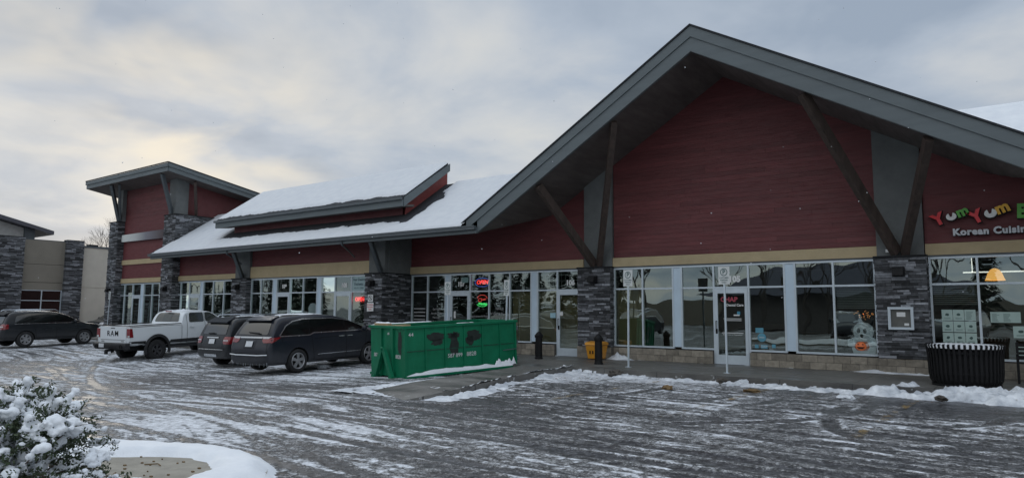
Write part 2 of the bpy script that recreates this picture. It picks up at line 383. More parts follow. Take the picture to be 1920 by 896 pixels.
# ================================================================== ground
def axis(segs):
    out = []
    for a, b, st in segs: out += list(np.arange(a, b, st))
    return np.array(out+[segs[-1][1]])
gx = axis([(-1500, -200, 130), (-200, -70, 8), (-70, -34, .4), (-34, -15, .15), (-15, 2.4, .055), (2.4, 6, .4), (6, 60, 4), (60, 1500, 130)])
gy = axis([(-1500, -100, 130), (-100, -4, 6), (-4, 3, .4), (3, 16.4, .055), (16.4, 30, .4), (30, 100, 5), (100, 1500, 130)])
def tracks(x, y):
    """tyre tracks pressed in the slush: lane tracks along x, arcs turning into the stalls. returns (rut, ridge)"""
    rg = np.random.RandomState(12); rut = np.zeros(x.shape); rdg = np.zeros(x.shape)
    wob_ = .05*(fbm(x, y, 2, 1.1)-.5); fade = [fbm(x+i*37, y+i*11, 3, .55) for i in range(4)]; cnt = [0]
    def addt(d, amp):
        nonlocal rut, rdg
        d = d+wob_; cnt[0] += 1
        a = amp*np.clip(fade[cnt[0] % 4]*2.4-.5, 0, 1)
        rut = np.maximum(rut, a*np.exp(-(d/.115)**4)); rdg = np.maximum(rdg, a*(np.exp(-((np.abs(d)-.17)/.045)**2)+.35*np.exp(-((np.abs(d)-.30)/.07)**2)))
    for i in range(13):
        y0 = rg.uniform(3.2, 13.0); sl = rg.uniform(-.22, .02); cv = rg.uniform(-.010, .012)
        for off in (0, 1.6):
            yc = y0+off+sl*(x+8)+cv*(x+8)**2; dy = sl+2*cv*(x+8); addt((y-yc)/np.sqrt(1+dy*dy), rg.uniform(.5, 1))
    for cx, cy, r0, a0, a1 in ((-6.8, 13.6, 4.6, -80, 12), (-6.8, 13.6, 3.0, -80, 12), (-9.6, 13.8, 4.9, -85, 8), (-9.6, 13.8, 3.3, -85, 8), (-3.4, 14.2, 4.9, -88, 5), (-3.4, 14.2, 3.3, -88, 5), (2.0, 12.6, 4.6, 170, 262), (2.0, 12.6, 6.2, 170, 262), (-26, 18, 8.5, -90, -10), (-26, 18, 6.9, -90, -10), (-20.5, 17, 7.5, -92, -25), (-20.5, 17, 5.9, -92, -25)):
        ang = np.degrees(np.arctan2(y-cy, x-cx)); ang = np.where(ang < a0-20, ang+360, ang)
        w_ = sm(a0, a0+12, ang)*(1-sm(a1-8, a1, ang)); d = np.hypot(x-cx, y-cy)-r0; addt(np.where(w_ > .02, d, 9), .95)
        tread = .5+.5*np.sin(np.radians(ang)*r0*2*math.pi/.09+np.sign(d)*d*40); rdg = rdg+w_*.35*tread*np.exp(-(d/.10)**4)*(fbm(x, y, 2, .9) > .42)
    return rut, rdg
TRK = {}
def lotz(x, y):
    m_ = ((x > -60) & (x < 8) & (y > 0) & (y < 17)); ru = np.zeros(x.shape); rd = np.zeros(x.shape); ru[m_], rd[m_] = tracks(x[m_], y[m_]); TRK['a'] = (ru, rd)
    lum = fbm(x*.55, y*1.5, 5, 2.1); TRK['l'] = lum
    return gz(x, y)+m_*(.012*(fbm(x, y, 2, .8)-.5)+.020*(lum-.5)+.014*(fbm(x, y, 3, 7)-.5)-.012*ru+.014*rd)*sm(4.6, 5.6, y+.35*(x+5))*1.0
go, GX, GY = grid_mesh('parking_lot', gx, gy, lotz, ground_mat())
tag(go, kind='structure')
snowf = np.full(GX.shape, .53)
rut, rdg = TRK['a']; snowf += .75*(TRK['l']-.5)+.55*(fbm(GX*.35, GY*1.3+9, 5, 1.1)-.5)-.62*rut+.58*rdg
snowf += .30*sm(-12, -17, GX)*sm(9, 12.5, GY)*(1-.15*sm(-30, -45, GX))   # round the parked vehicles
snowf += .17*sm(-16, -10, GX)*sm(10.5, 13, GY)*(1-sm(-5.2, -2.8, GX))   # end stalls
snowf -= .13*sm(-6.5, -2.5, GX)*sm(3, 7, GY)
snowf -= .05*sm(-9, -6, GX)*(1-sm(7, 10, GY))
snowf += .10*sm(-14, -22, GX)*(1-sm(9, 12, GY))
snowf += .42*np.exp(-(((GX+9.7)/1.9)**2+((GY-5.3)/.75)**2))               # snow tongue by the kerbed island
snowf += .30*np.exp(-(((GX+9.5)/1.6)**2+((GY-15.3)/1.2)**2))
snowf -= .34*sm(-7.0, -4.5, GX)*sm(13.0, 14.4, GY)*np.clip(fbm(GX, GY, 3, .45)*2.2-.3, 0, 1)      # wet asphalt before the kerb
snowf += .85*(fbm(GX*.8, GY, 4, .32)-.5)
at = go.data.attributes.new('snow', 'FLOAT', 'POINT'); at.data.foreach_set('value', snowf.reshape(-1))
lane = 1-sm(9.0, 12.0, GY)*sm(-13, -9, GX)*.85-.15
at = go.data.attributes.new('lane', 'FLOAT', 'POINT'); at.data.foreach_set('value', lane.reshape(-1))
# ------------------------------------------------------------------ sidewalk
def swz(x): return 0-.17*sm(-14, -24, x)
mb = MB(); xsw = np.arange(-48, 12.1, .75)
front = 16.35
for a, b in zip(xsw[:-1], xsw[1:]):
    za, zb = float(swz(a)), float(swz(b)); ya = front if a > -14 else 17.35; 
    for y0, y1 in ((ya, 20.3),):
        mb.add([(a, y0, za), (b, y0, zb), (b, y1, zb), (a, y1, za), (a, y0, -.9), (b, y0, -.9)], [(0, 1, 2, 3), (4, 5, 1, 0)])
tag(mb.build('sidewalk', M_conc), kind='structure')
# the kerbed island that juts into the lot: raised slab with rounded nose and a ramp at its end
isl_r = [(-8.75, 9.75), (-8.95, 10.8), (-9.35, 12.2), (-9.66, 13.6), (-9.86, 15.2), (-9.9, 16.4)]
isl_l = [(-10.40, 10.5), (-10.6, 11.6), (-10.85, 13.2), (-11.05, 14.8), (-11.2, 16.4)]
mb = MB()
tip = [(-9.2, 9.35), (-9.9, 9.25), (-10.5, 9.65)]
poly = [(-9.9, 16.4)]+isl_r[::-1][1:]+isl_l+[(-11.2, 16.4)]
poly = isl_r+[(-14.0, 16.4)]+[(-13.6, 16.2), (-11.35, 15.9)]+isl_l[::-1][1:]
top = [(x, y, 0.001) for x, y in poly]; n = len(top)
base = [(x, y, -.5) for x, y in poly]
mb.add(top+base, [tuple(range(n))]+[(i, (i+1) % n, n+(i+1) % n, n+i) for i in range(n)])
# ramped apron between nose edge and lot
z0 = float(gz(-10, 9))
rp = [(-8.75, 9.75, 0.0), (-10.40, 10.5, 0.0), (-10.95, 9.9, z0-.01), (-9.3, 9.1, z0-.01), (-8.75, 9.75, -.4)]
mb.add(rp, [(0, 1, 2, 3), (0, 3, 4)])
tag(mb.build('walkway_apron', M_conc), kind='structure')
# foreground island slab with kerb
pts = [(-12.5, 1.0), (-10.2, 2.5), (-8.6, 3.62), (-8.12, 3.83), (-7.72, 4.02), (-7.23, 4.22), (-6.8, 4.32), (-6.35, 4.28), (-5.95, 4.12), (-5.62, 3.86), (-5.35, 3.4), (-5.15, 2.7), (-5.0, 1.5), (-5.0, -1), (-12.5, -3)]
mb = MB(); n = len(pts)
mb.add([(x, y, -.005) for x, y in pts]+[(x, y, -.4) for x, y in pts], [tuple(range(n))]+[(i, (i+1) % n, n+(i+1) % n, n+i) for i in range(n)])
M_conc2 = mat('pale_concrete', (.30, .28, .235), .85, var=.2, vscale=4, bump=.3, bscale=60)
tag(mb.build('kerb_island', M_conc2), kind='structure')
def inside(px, py, poly):
    c = np.zeros(px.shape, bool); n = len(poly)
    for i in range(n):
        x1, y1 = poly[i]; x2, y2 = poly[(i+1) % n]
        cond = ((y1 > py) != (y2 > py)) & (px < (x2-x1)*(py-y1)/((y2-y1) if abs(y2-y1) > 1e-9 else 1e-9)+x1)
        c ^= cond
    return c
def pdist(px, py, poly):
    d = np.full(px.shape, 1e9); n = len(poly)
    for i in range(n):
        ax, ay = poly[i]; bx, by = poly[(i+1) % n]; L = (bx-ax)**2+(by-ay)**2
        t = np.clip(((px-ax)*(bx-ax)+(py-ay)*(by-ay))/L, 0, 1); d = np.minimum(d, np.hypot(px-ax-t*(bx-ax), py-ay-t*(by-ay)))
    return np.where(inside(px, py, poly), d, -d)
bare = [(-8.4, 2.6), (-7.75, 3.25), (-7.48, 3.48), (-7.22, 3.72), (-6.95, 3.85), (-6.62, 3.86), (-6.3, 3.75), (-6.05, 3.5), (-5.95, 3.0), (-6.1, 2.3), (-6.7, 2.0)]
def isl_snow(x, y):
    e = pdist(x, y, pts); b = pdist(x, y, bare)
    h = .085*sm(-.03, .16, e)+.03*(fbm(x, y, 4, 4)-.5)
    h = h*(1-sm(-.16, .03, b+.10*(fbm(x, y, 4, 9)-.5)))-.03*sm(-.05, .1, b)
    return -.005+h-.05*(e < -.03)
o, _, _ = grid_mesh('island_snow', np.arange(-12.4, -4.9, .045), np.arange(-1, 4.5, .045), isl_snow, M_snow, drop=lambda x, y: (pdist(x, y, pts) < -.04), origin=None)
tag(o, kind='structure')
# ------------------------------------------------------------------ plowed snow along the kerb
def bank(x, y):
    lum = fbm(x, y, 5, 2.6); lum2 = fbm(x+40, y, 4, 8)
    c = 15.78+.22*(fbm(x, x*0, 3, .7)-.5)+.22*sm(-8.5, -10.5, x)
    wdt = .40+.55*(fbm(x+9, x*0+3, 3, .9)-.35)
    prof = np.clip(1-((y-c)/wdt)**2, -1, 1)
    amp = .10+.17*sm(-3.2, -2.2, x)
    h = prof*amp*(.1+1.5*lum)+.13*(lum2-.55)-.045+.06*(fbm(x, y, 2, 22)-.5)
    bush = .38*np.exp(-(((x+2.05)/.38)**2+((y-16.75)/.42)**2))+.36*np.exp(-(((x+.02)/.45)**2+((y-16.7)/.5)**2))+.16*np.exp(-(((x+1.0)/.9)**2+((y-16.35)/.28)**2))
    h = np.maximum(h, 0)*(y < 16.5)+np.minimum(h, 0)*(1)+bush*(.35+1.2*lum+.5*(lum2-.5))
    basez = np.where(y < front-.02, -.13, 0.0)
    return basez+h-.02
o, _, _ = grid_mesh('kerb_snow_bank', np.arange(-10.4, 4, .04), np.arange(14.6, 17.7, .04), bank, M_snowd, drop=lambda x, y: bank(x, y) < np.where(y < front-.02, -.13, 0)-.035)
tag(o, 'lumpy bank of plowed snow along the kerb', None, kind='structure')
def kerb_d(x, y):
    d = np.full(x.shape, 9.)
    for (ax, ay), (bx, by) in zip(isl_r[:-1], isl_r[1:]):
        L = (bx-ax)**2+(by-ay)**2; t = np.clip(((x-ax)*(bx-ax)+(y-ay)*(by-ay))/L, 0, 1)
        d = np.minimum(d, np.hypot(x-ax-t*(bx-ax), y-ay-t*(by-ay)))
    return d
def top_snow(x, y):
    d = kerb_d(x, y); return .002+(.055*(1-sm(0, .20, d))*(fbm(x, y, 4, 3)*2.6-.75))+.02*(fbm(x, y, 3, 14)-.5)-.010+.07*(fbm(x+3, y, 4, 1.1)-.6)*(y < 13.5)
def gut_snow(x, y):
    d = kerb_d(x, y); return -.13+.12*(1-sm(0, .5, d))*(fbm(x+7, y, 4, 2.4)*2.4-.9)+.03*(fbm(x, y, 3, 14)-.5)-.012
for nm_, fn, cond in (('walkway_snow', top_snow, lambda x, y: (pdist(x, y, poly) < .012) | (top_snow(x, y) < -.012)), ('gutter_snow', gut_snow, lambda x, y: (pdist(x, y, poly) > -.012) | (gut_snow(x, y) < -.15))):
    o, _, _ = grid_mesh(nm_, np.arange(-11.6, -8.2, .03), np.arange(9.4, 16.4, .03), fn, M_snowd, drop=(lambda c_: (lambda x, y: c_(x, y)))(cond))
    tag(o, kind='structure')
def wall_snow(x, y):
    h = .10*np.exp(-((x+2.6)/.85)**4)*(1-sm(.1, .42, 19.93-y))*(.4+fbm(x, y, 4, 4))+.22*np.exp(-(((x+10.3)/.3)**2+((y-19.75)/.16)**2))*(.2+1.6*fbm(x, y, 4, 5))
    h = h+.06*(1-sm(.02, .16, 19.93-y))*(fbm(x, y, 4, 2.5)*2-.85)+.03*(fbm(x, y, 3, 18)-.5)-.016
    return h
o, _, _ = grid_mesh('wall_base_snow', np.arange(-14, -1.6, .035), np.arange(19.35, 19.95, .035), wall_snow, M_snowd, drop=lambda x, y: wall_snow(x, y) < -.02)
tag(o, kind='structure')
# faded yellow stall lines (worn through, partly under slush)
def worn_yellow():
    m = bpy.data.materials.new('worn_yellow_paint'); m.use_nodes = True; t = NT(m.node_tree); b = m.node_tree.nodes['Principled BSDF']
    g = t.n('ShaderNodeNewGeometry'); b.inputs['Base Color'].default_value = (.30, .20, .07, 1); b.inputs['Roughness'].default_value = .6
    a = t.ramp(t.noise(t.mapping(g.outputs['Position'], (1.5, .7, 1)), 2.6, 8, .75), [(.50, 0), (.58, .6)]); t.l(a, b.inputs['Alpha']); return m
M_yel = worn_yellow()
mb = MB()
for x0, x1 in ((-1.83, -1.70), (-4.55, -4.42), (-7.1, -6.97)):
    for y in np.arange(10.0, 15.1, .25):
        sx = -.035*(12.5-y)
        mb.quad((x0+sx, y, float(gz(x0, y))+.022), (x1+sx, y, float(gz(x1, y))+.022), (x1+sx-.009, y+.25, float(gz(x1, y+.25))+.022), (x0+sx-.009, y+.25, float(gz(x0, y+.25))+.022))
tag(mb.build('stall_lines', M_yel), kind='structure')
# ================================================================== the strip mall
mall = root('strip_mall', (-18, 20, 0), 'long single-storey strip mall in dark red siding with ledgestone pillars and one big gable', 'building', world=True)
YR, YL = 20.0, 18.7
def stone_pillar(x0, x1, y0, y1, z0, z1, parent, name='stone_pillar', left=True, right=True):
    mb = MB(); core = MB()
    def wallface(a0, a1, put):
        z = z0
        while z < z1-.01:
            h = min(random.uniform(.035, .075), z1-z); a = a0
            while a < a1-.01:
                l = random.uniform(.12, .45); b = min(a+l, a1)
                if a1-b < .08: b = a1
                p = random.uniform(.0, .035); t = random.choice([.28, .4, .6, .8, 1, 1.1, 1.5, 2.2, 3.2]) * random.uniform(.85, 1.15)
                put(a, b, p, z+.003, z+h-.003, t); a = b
            z += h
    wallface(x0, x1, lambda a, b, p, za, zb, t: mb.box(a+.002, b-.002, y0-p, y0+.09, za, zb, t))
    if right: wallface(y0+.004, y1, lambda a, b, p, za, zb, t: mb.box(x1-.09, x1+p, a+.002, b-.002, za+.001, zb-.001, t))
    if left: wallface(y0+.004, y1, lambda a, b, p, za, zb, t: mb.box(x0-p, x0+.09, a+.002, b-.002, za+.001, zb-.001, t))
    o = mb.build(name, M_stone, parent)
    core.box(x0+.03, x1-.03, y0+.03, y1-.005, z0, z1-.01); core.box(x0-.03, x1+.03, y0-.045, y1, z1-.012, z1+.035)
    core.build('pillar_core', M_stonecore, o)
    return o
# right wing pillars
stone_pillar(-11.82, -10.62, 19.72, 20.3, .38, 2.92, mall)
stone_pillar(-2.97, -1.83, 19.72, 20.3, .38, 2.92, mall)
# left wing corner: pillar and the return wall
stone_pillar(-20.78, -19.82, 18.42, 19.99, -.3, 2.92, mall)
stone_pillar(-30.12, -28.92, 18.42, 18.95, -.3, 2.92, mall)
stone_pillar(-36.62, -35.45, 18.30, 18.95, -.3, 4.3, mall)
stone_pillar(-36.62, -35.45, 18.305, 20.5, 4.32, 6.45, mall)
stone_pillar(-42.94, -41.9, 18.30, 19.3, -.6, 6.5, mall)
# block base course
def block_base(x0, x1, yf, z0, z1, name='block_base'):
    mb = MB(); rows = 2; h = (z1-z0)/rows
    for r in range(rows):
        x = x0-(.2 if r else 0)
        while x < x1:
            a, b = max(x, x0), min(x+.4, x1)
            if b-a > .02: mb.box(a+.005, b-.005, yf-random.uniform(0, .012), yf+.1, z0+r*h+.005, z0+(r+1)*h-.005, random.uniform(.75, 1.25))
            x += .4
    o = mb.build(name, M_cmu, mall)
    MB().box(x0, x1, yf+.008, yf+.15, z0-.3, z1-.004).build('mortar_bed', M_mortar, o)
    return o
for a, b in ((-13.61+.0, -12.84), (-19.8, -17.7), (-16.62, -13.64), (-11.86, -10.6), (-10.59, -7.33), (-6.26, -3.0), (-2.99, -1.8), (-1.79, 5)):
    block_base(a, b, 19.86 if not (a in (-11.86, -2.99)) else 19.72, 0.0, .375)
# storefront glazing: xs list of mullions; doors as index of bay, panels as index of bay
def storefront(xs, Y, zb, sill, ztop, zmid, doors=(), panels=(), tint=glass, skip_lower=()):
    x0, x1 = xs[0], xs[-1]; t = .05; d0, d1 = Y-.05, Y+.05
    fr = MB(); gl = MB(); pans = []
    fr.box(x0-t/2, x1+t/2, d0, d1, ztop-t, ztop)            # head
    for i, x in enumerate(xs):
        low = sill
        if (i in doors) or (i-1 in doors): low = zb
        fr.box(x-t/2, x+t/2, d0+.002, d1-.002, low, ztop-t)
    for i in range(len(xs)-1):
        a, b = xs[i]+t/2, xs[i+1]-t/2
        if i in panels:
            pans.append((a, b)); continue
        fr.box(a, b, d0+.004, d1-.004, zmid-t/2, zmid+t/2)
        gl.quad((a, Y, zmid+t/2), (b, Y, zmid+t/2), (b, Y, ztop-t), (a, Y, ztop-t))
        if i not in doors:
            fr.box(a, b, d0-.01, d1, sill, sill+t)
            gl.quad((a, Y, sill+t), (b, Y, sill+t), (b, Y, zmid-t/2), (a, Y, zmid-t/2))
    wo = fr.build('storefront_window', M_alu, mall)
    gl.build('glass', tint, wo)
    for a, b in pans:
        MB().box(a, b, Y-.03, Y+.02, sill+t, zmid-.012).box(a, b, Y-.03, Y+.02, zmid-.001, ztop-t-.002).box(a, b, Y-.02, Y+.01, zmid-.012, zmid-.001).build('metal_panel', M_alupan, wo)
    for i in doors:
        a, b = xs[i]+t/2+.004, xs[i+1]-t/2-.004; zt = zmid-t/2-.004
        m = MB(); s = .085; m.box(a, a+s, Y-.06, Y-.01, zb+.01, zt); m.box(b-s, b, Y-.06, Y-.01, zb+.01, zt)
        m.box(a+s, b-s, Y-.06, Y-.01, zt-.14, zt); m.box(a+s, b-s, Y-.06, Y-.01, zb+.01, zb+.27)
        d = m.build('door', M_alu, mall)
        MB().quad((a+s, Y-.035, zb+.27), (b-s, Y-.035, zb+.27), (b-s, Y-.035, zt-.14), (a+s, Y-.035, zt-.14)).build('door_glass', tint, d)
        hb = MB(); hx = a+s*.5; hb.tube([(hx, Y-.06, zb+.95), (hx, Y-.11, zb+.95), (hx, Y-.11, zb+1.25), (hx, Y-.06, zb+1.25)], .012, 6)
        hb.box(hx-.03, hx+.03, Y-.066, Y-.06, zb+.88, zb+1.02); hb.build('door_handle', M_black, d)
        MB().box(xs[i]-t/2, xs[i+1]+t/2, Y-.08, Y+.05, zb, zb+.012).build('threshold', M_gutter, d)
    return wo
X105 = [-10.59, -9.60, -8.58, -8.30, -7.30, -6.28, -5.28, -5.00, -4.02, -3.02]
X107 = [-19.73, -18.87, -17.93, -17.66, -16.68, -15.77, -14.82, -13.88, -13.61, -12.79, -11.84]
XR = [-1.78, -.80, .18, 1.16, 2.14, 3.1]
X108 = [-28.88, -28.11, -27.19, -26.91, -25.93, -25.01, -24.06, -23.78, -22.9, -21.87, -20.98]
XB = [-36.06, -35.22, -34.36, -33.3, -33.04, -32.13, -31.19, -30.4]
XT = [-42.25, -41.43, -40.45, -39.48, -39.17, -38.24, -37.40, -36.7]
storefront(X105, YR, 0, .40, 2.90, 2.225, doors=(4,), panels=(2, 6))
storefront(X107, YR, 0, .40, 2.90, 2.225, doors=(3, 9), panels=(2, 7))
storefront(XR, YR, 0, .40, 2.90, 2.225)
storefront(X108, YL, -.17, .30, 2.90, 2.24, doors=(3, 8), panels=(2, 6))
storefront(XB, YL, -.17, .30, 2.90, 2.24, doors=(2,), panels=(3,))
g2 = glass_mat('greenish_glass', .6, 1.5, .18)
storefront(XT, YL, -.17, .05, 2.90, 2.24, doors=(2,), panels=(3,), tint=g2)
mb = MB()
for a, b in ((X108[0], X108[3]), (X108[4], X108[8]), (X108[9], X108[10]), (XB[0], XB[2]), (XB[3], XB[7]), (XT[0], XT[2]), (XT[3], XT[7])): mb.box(a, b, YL-.1, YL+.1, -.6, .295)
mb.build('base_wall', M_cmu, mall)
# wall bands
def band(x0, x1, Y, z0, z1, m, name): return MB().box(x0, x1, Y, Y+.2, z0, z1).build(name, m, mall)
for a, b in ((-19.82, -11.72), (-10.62, -2.93), (-1.85, 5)):
    band(a, b, YR-.06, 2.905, 2.945, M_gutter, 'window_head_trim'); band(a, b, YR-.085, 2.947, 3.23, M_beige, 'beige_band')
for a, b, zt in ((-28.93, -20.8, 3.46), (-35.45, -30.1, 3.2), (-41.95, -36.63, 3.2)):
    band(a, b, YL-.06, 2.905, 2.945, M_gutter, 'window_head_trim'); band(a, b, YL-.085, 2.947, zt, M_beige, 'beige_band')
band(-41.95, -36.63, YL-.085, 4.0, 4.27, M_beige, 'beige_band')
# lap siding courses
SL, SR, PX = .605, .578, -6.85
def soff(x, y):
    g = 8.56-(SL*(PX-x) if x < PX else SR*(x-PX)); return max(g, 4.05+.3*(y-17.5))
def siding(x0, x1, Y, z0, ztop, h=.17, lap=.009, name='red_siding', joints=True):
    mb = MB(); z = z0
    while z < ztop:
        # split into boards
        x = x0; xe = x1
        if Y > 19:
            x = max(x0, PX-max(0, 8.72-z)/SL) if z > 5.3 else x0; xe = min(x1, PX+max(0, 8.72-z)/SR) if z > 4.9 else x1
        while x < xe-.01:
            l = random.uniform(2.2, 3.66) if joints else xe-x
            b = min(x+l, xe); zt = min(z+h, ztop)
            t = random.choice([.86, .95, 1, 1, 1, 1.05, 1.12])
            mb.add([(x+.004, Y-lap, z), (b-.004, Y-lap, z), (b-.004, Y, zt+.01), (x+.004, Y, zt+.01), (x+.004, Y+.03, z), (b-.004, Y+.03, z)], [(0, 1, 2, 3), (0, 4, 5, 1)], t)
            x = b
        z += h
    return mb.build(name, M_red, mall)
siding(-10.60, -2.94, YR-.03, 3.24, 8.7, .135)
siding(-19.85, -11.66, YR-.03, 3.24, 6.1, .5, .006, joints=False)
siding(-1.85, 5, YR-.03, 3.24, 5.6, .6, .006, joints=False)
siding(-28.9, -20.8, YL-.03, 3.47, 4.5, .5, .008, joints=False)
siding(-35.45, -30.1, YL-.03, 3.21, 4.5, .5, .008, joints=False)
siding(-41.95, -36.6, YL-.03, 3.21, 3.99, .8, .006, joints=False)
siding(-41.95, -36.4, YL-.03, 4.28, 6.69, 1.2, .006, joints=False)
siding(-41.95, -36.4, YL-.03, 6.70, 8.45, .19)
MB().box(-19.86, 6, YR+.12, YR+.3, 2.92, 8.9).build('wall', M_greycol, mall) if False else None
# solid walls behind the cladding
def poly_wall(pts2, Y, th, name, m): return MB().prism(pts2, 'y', Y, Y+th).build(name, m, mall)
poly_wall([(-19.85, 2.91), (6, 2.91), (6, 4.6), (PX+8.2, 4.75), (PX, 8.9), (-13.2, 5.0), (-19.85, 5.0)], YR+.02, .2, 'upper_wall', M_redp)
poly_wall([(-42.2, 2.91), (-20.0, 2.91), (-20.0, 4.5), (-36.0, 4.5), (-36.0, 8.5), (-42.2, 8.5)], YL+.02, .2, 'upper_wall', M_redp)
# grey columns over the pillars
for a, b, zt in ((-11.66, -10.62, 6.6), (-2.93, -1.87, 6.35)):
    MB().box(a, b, YR-.13, YR+.02, 2.955, zt).build('grey_column', M_greycol, mall)
MB().box(-20.75, -19.84, YL-.13, 19.98, 2.955, 4.6).build('grey_column', M_greycol, mall)
MB().box(-19.835, -19.80, YL+.05, 19.98, 2.93, 5.2).build('grey_return_wall', M_greycol, mall)
MB().box(-30.1, -28.95, YL-.13, YL, 2.955, 4.45).build('grey_column', M_greycol, mall)
MB().box(-36.45, -35.75, 18.42, 19.1, 6.48, 8.75).build('grey_column', M_greycol, mall)
MB().box(-42.5, -41.85, 18.45, 19.1, 6.53, 8.75).build('grey_column', M_greycol, mall)
# ---- roofs
def gtop(x): return 9.27-np.where(x < PX, SL*(PX-x), SR*(x-PX))
def ztop(x, y):
    m = 4.29+.667*(y-17.3); m = np.where(y > 20.84, 6.65-.5*(y-20.84), m); m = np.maximum(m, 4.0)
    return m
def zroof(x, y):
    return np.maximum(ztop(x, y), np.where(y >= 17.5, gtop(x), -9))
xs_ = np.unique(np.concatenate([np.arange(-36, 12.01, .25), [PX, -14.98, .95]])); ys_ = np.unique(np.concatenate([np.arange(17.3, 27.01, .2), [17.5, 20.84]]))
rf, _, _ = grid_mesh('roof', xs_, ys_, zroof, M_shingle, mall, smooth=False, drop=lambda x, y: (x > -14.99) & (x < .96) & (y < 17.55))
# soffit boards (underside)
def zsof(x, y):
    return np.maximum(8.56-np.where(x < PX, SL*(PX-x), SR*(x-PX)), 4.05+.3*(y-17.5))
grid_mesh('soffit', np.unique(np.concatenate([np.arange(-36, 12.01, .25), [PX]])), np.array([17.42, 17.6, 17.8, 18.2, 18.7, 19.2, 19.6, 20.03]), zsof, M_soffit, mall, smooth=False)
# gable rake boards
def rake(zoff_top, zoff_bot, y0, y1, m, name, xl=-14.5, xr=.75, par=None):
    zt = lambda x: float(gtop(np.array(x)))+zoff_top; zb = lambda x: float(gtop(np.array(x)))+zoff_bot
    poly2 = [(xl, zb(xl)), (PX, zb(PX)), (xr, zb(xr)), (xr, zt(xr)), (PX, zt(PX)), (xl, zt(xl))]
    return MB().add([(x, y0, z) for x, z in poly2]+[(x, y1, z) for x, z in poly2], [(0, 1, 4, 5), (1, 2, 3, 4), (6, 7, 10, 11), (7, 8, 9, 10)]+[(i, (i+1) % 6, 6+(i+1) % 6, 6+i) for i in range(6)]).build(name, m, par or mall)
fs = rake(-.03, -.72, 17.44, 17.50, M_fascia, 'gable_fascia', -14.30, .55)
rake(.0, -.30, 17.405, 17.439, M_fascia, 'trim_board', -14.75, .9, fs)
rake(.055, .005, 17.37, 17.52, M_shingle, 'shingle_edge', -14.95, 1.1, fs)
# eave fascia + gutter, both sides of the gable
def eave(x0, x1, par=mall):
    f = MB().box(x0, x1, 17.40, 17.44, 4.04, 4.24).build('eave_fascia', M_fascia, par)
    MB().box(x0-.02, x1, 17.27, 17.39, 4.16, 4.285).box(x0-.02, x1, 17.25, 17.27, 4.25, 4.295).build('gutter', M_gutter, f)
    return f
eave(-36.05, -14.30); eave(.60, 12)
# downspouts under the left eave
for x in (-28.95, -21.0):
    m = MB(); m.tube([(x, 17.35, 4.14), (x, 17.38, 4.0), (x-.3, 18.0, 3.82), (x-.5, 18.45, 3.62)], .035, 8); m.build('downspout', M_gutter, mall)
# angled braces
def brace(p0, p1, wd=.2, h=.26, par=mall, m=None):
    return MB().beam(p0, p1, wd, h).build('brace', m or M_beam, par)
for bx in (-2.38, -11.13):
    p = Vector((bx, 19.78, 2.98)); 
    for dx, yt in ((-1.68, 17.6), (.93, 17.6)) if bx > -5 else ((1.83, 17.6), (-.85, 17.6)):
        x = bx+dx; brace(p+Vector((.09 if dx > 0 else -.09, 0, .05)), (x, yt, soff(x, yt)-.05), .17, .24)
brace((-20.0, 18.5, 3.0), (-19.5, 17.5, 4.05), .13, .2, m=M_gutter)
brace((-29.4, 18.5, 3.0), (-28.6, 17.5, 4.05), .13, .2, m=M_gutter)
# snow on the main roof
def snow_main(x, y):
    s = .075+.02*(fbm(x, y, 3, .8)-.5)
    # bare shingles round the dormer and in its lee
    rag = .55*(fbm(x, y, 4, 2.2)-.5)+.18*(fbm(x, y*.4, 3, 9)-.5)
    b1 = (1-sm(-.05, .12, np.maximum(np.maximum(-30.75-x, x+18.35), 18.08-y)+rag*.5))
    b2 = (1-sm(-.05, .1, np.maximum(np.maximum(-18.4-x, x+17.95-.4*(fbm(x*0, y, 3, 2)-.5)), 17.9-y)+rag*.5))*(y < 20.1)
    edge = 1-sm(0, .5, x+36+.5*(fbm(x*0, y, 4, 3)-.3))
    s = s-.2*np.maximum(b1, 0)-.2*np.clip(b2, 0, 1)-.14*edge*(.4+fbm(x, y, 3, 5))
    s = s*sm(-.02, .06, y-17.28)
    return ztop(x, y)+s
def dropg(x, y): return (gtop(x)+.02 > ztop(x, y)+.08) & (x > -14.95) & (x < 1.0)
rs, _, _ = grid_mesh('roof_snow', np.arange(-36.02, -8.0, .07), np.unique(np.concatenate([np.arange(17.29, 20.95, .055), [20.84]])), snow_main, M_snowr, rf, drop=dropg)
grid_mesh('roof_snow', np.arange(-6, 12.0, .2), np.unique(np.concatenate([np.arange(17.3, 20.95, .1), [20.84]])), lambda x, y: ztop(x, y)+.09, M_snow, rf, drop=dropg)
# dormer (raised clerestory roof)
dm = MB(); DX0, DX1 = -31.0, -18.33; DY0, DY1 = 18.0, 20.45
dz = lambda y: 5.75+.69*(y-DY0)
dm.prism([(DY0, dz(DY0)-.10), (DY1, dz(DY1)-.10), (DY1, dz(DY1)), (DY0, dz(DY0))], 'x', DX0, DX1)
dr = dm.build('dormer_roof', M_shingle, mall)
MB().prism([(DY0+.01, dz(DY0)-.40), (DY1+.1, dz(DY1)-.33), (DY1+.1, dz(DY1)-.03), (DY0+.01, dz(DY0)-.05)], 'x', DX1-.04, DX1+.03).build('rake_board', M_fascia, dr)
MB().prism([(DY0+.01, dz(DY0)-.40), (DY1+.1, dz(DY1)-.33), (DY1+.1, dz(DY1)-.03), (DY0+.01, dz(DY0)-.05)], 'x', DX0-.03, DX0+.04).build('rake_board', M_fascia, dr)
MB().box(DX0, DX1, DY0-.05, DY0, 5.36, 5.60).build('eave_fascia', M_fascia, dr)
MB().box(DX0, DX1, DY0-.16, DY0-.052, 5.60, 5.70).build('gutter', M_gutter, dr)
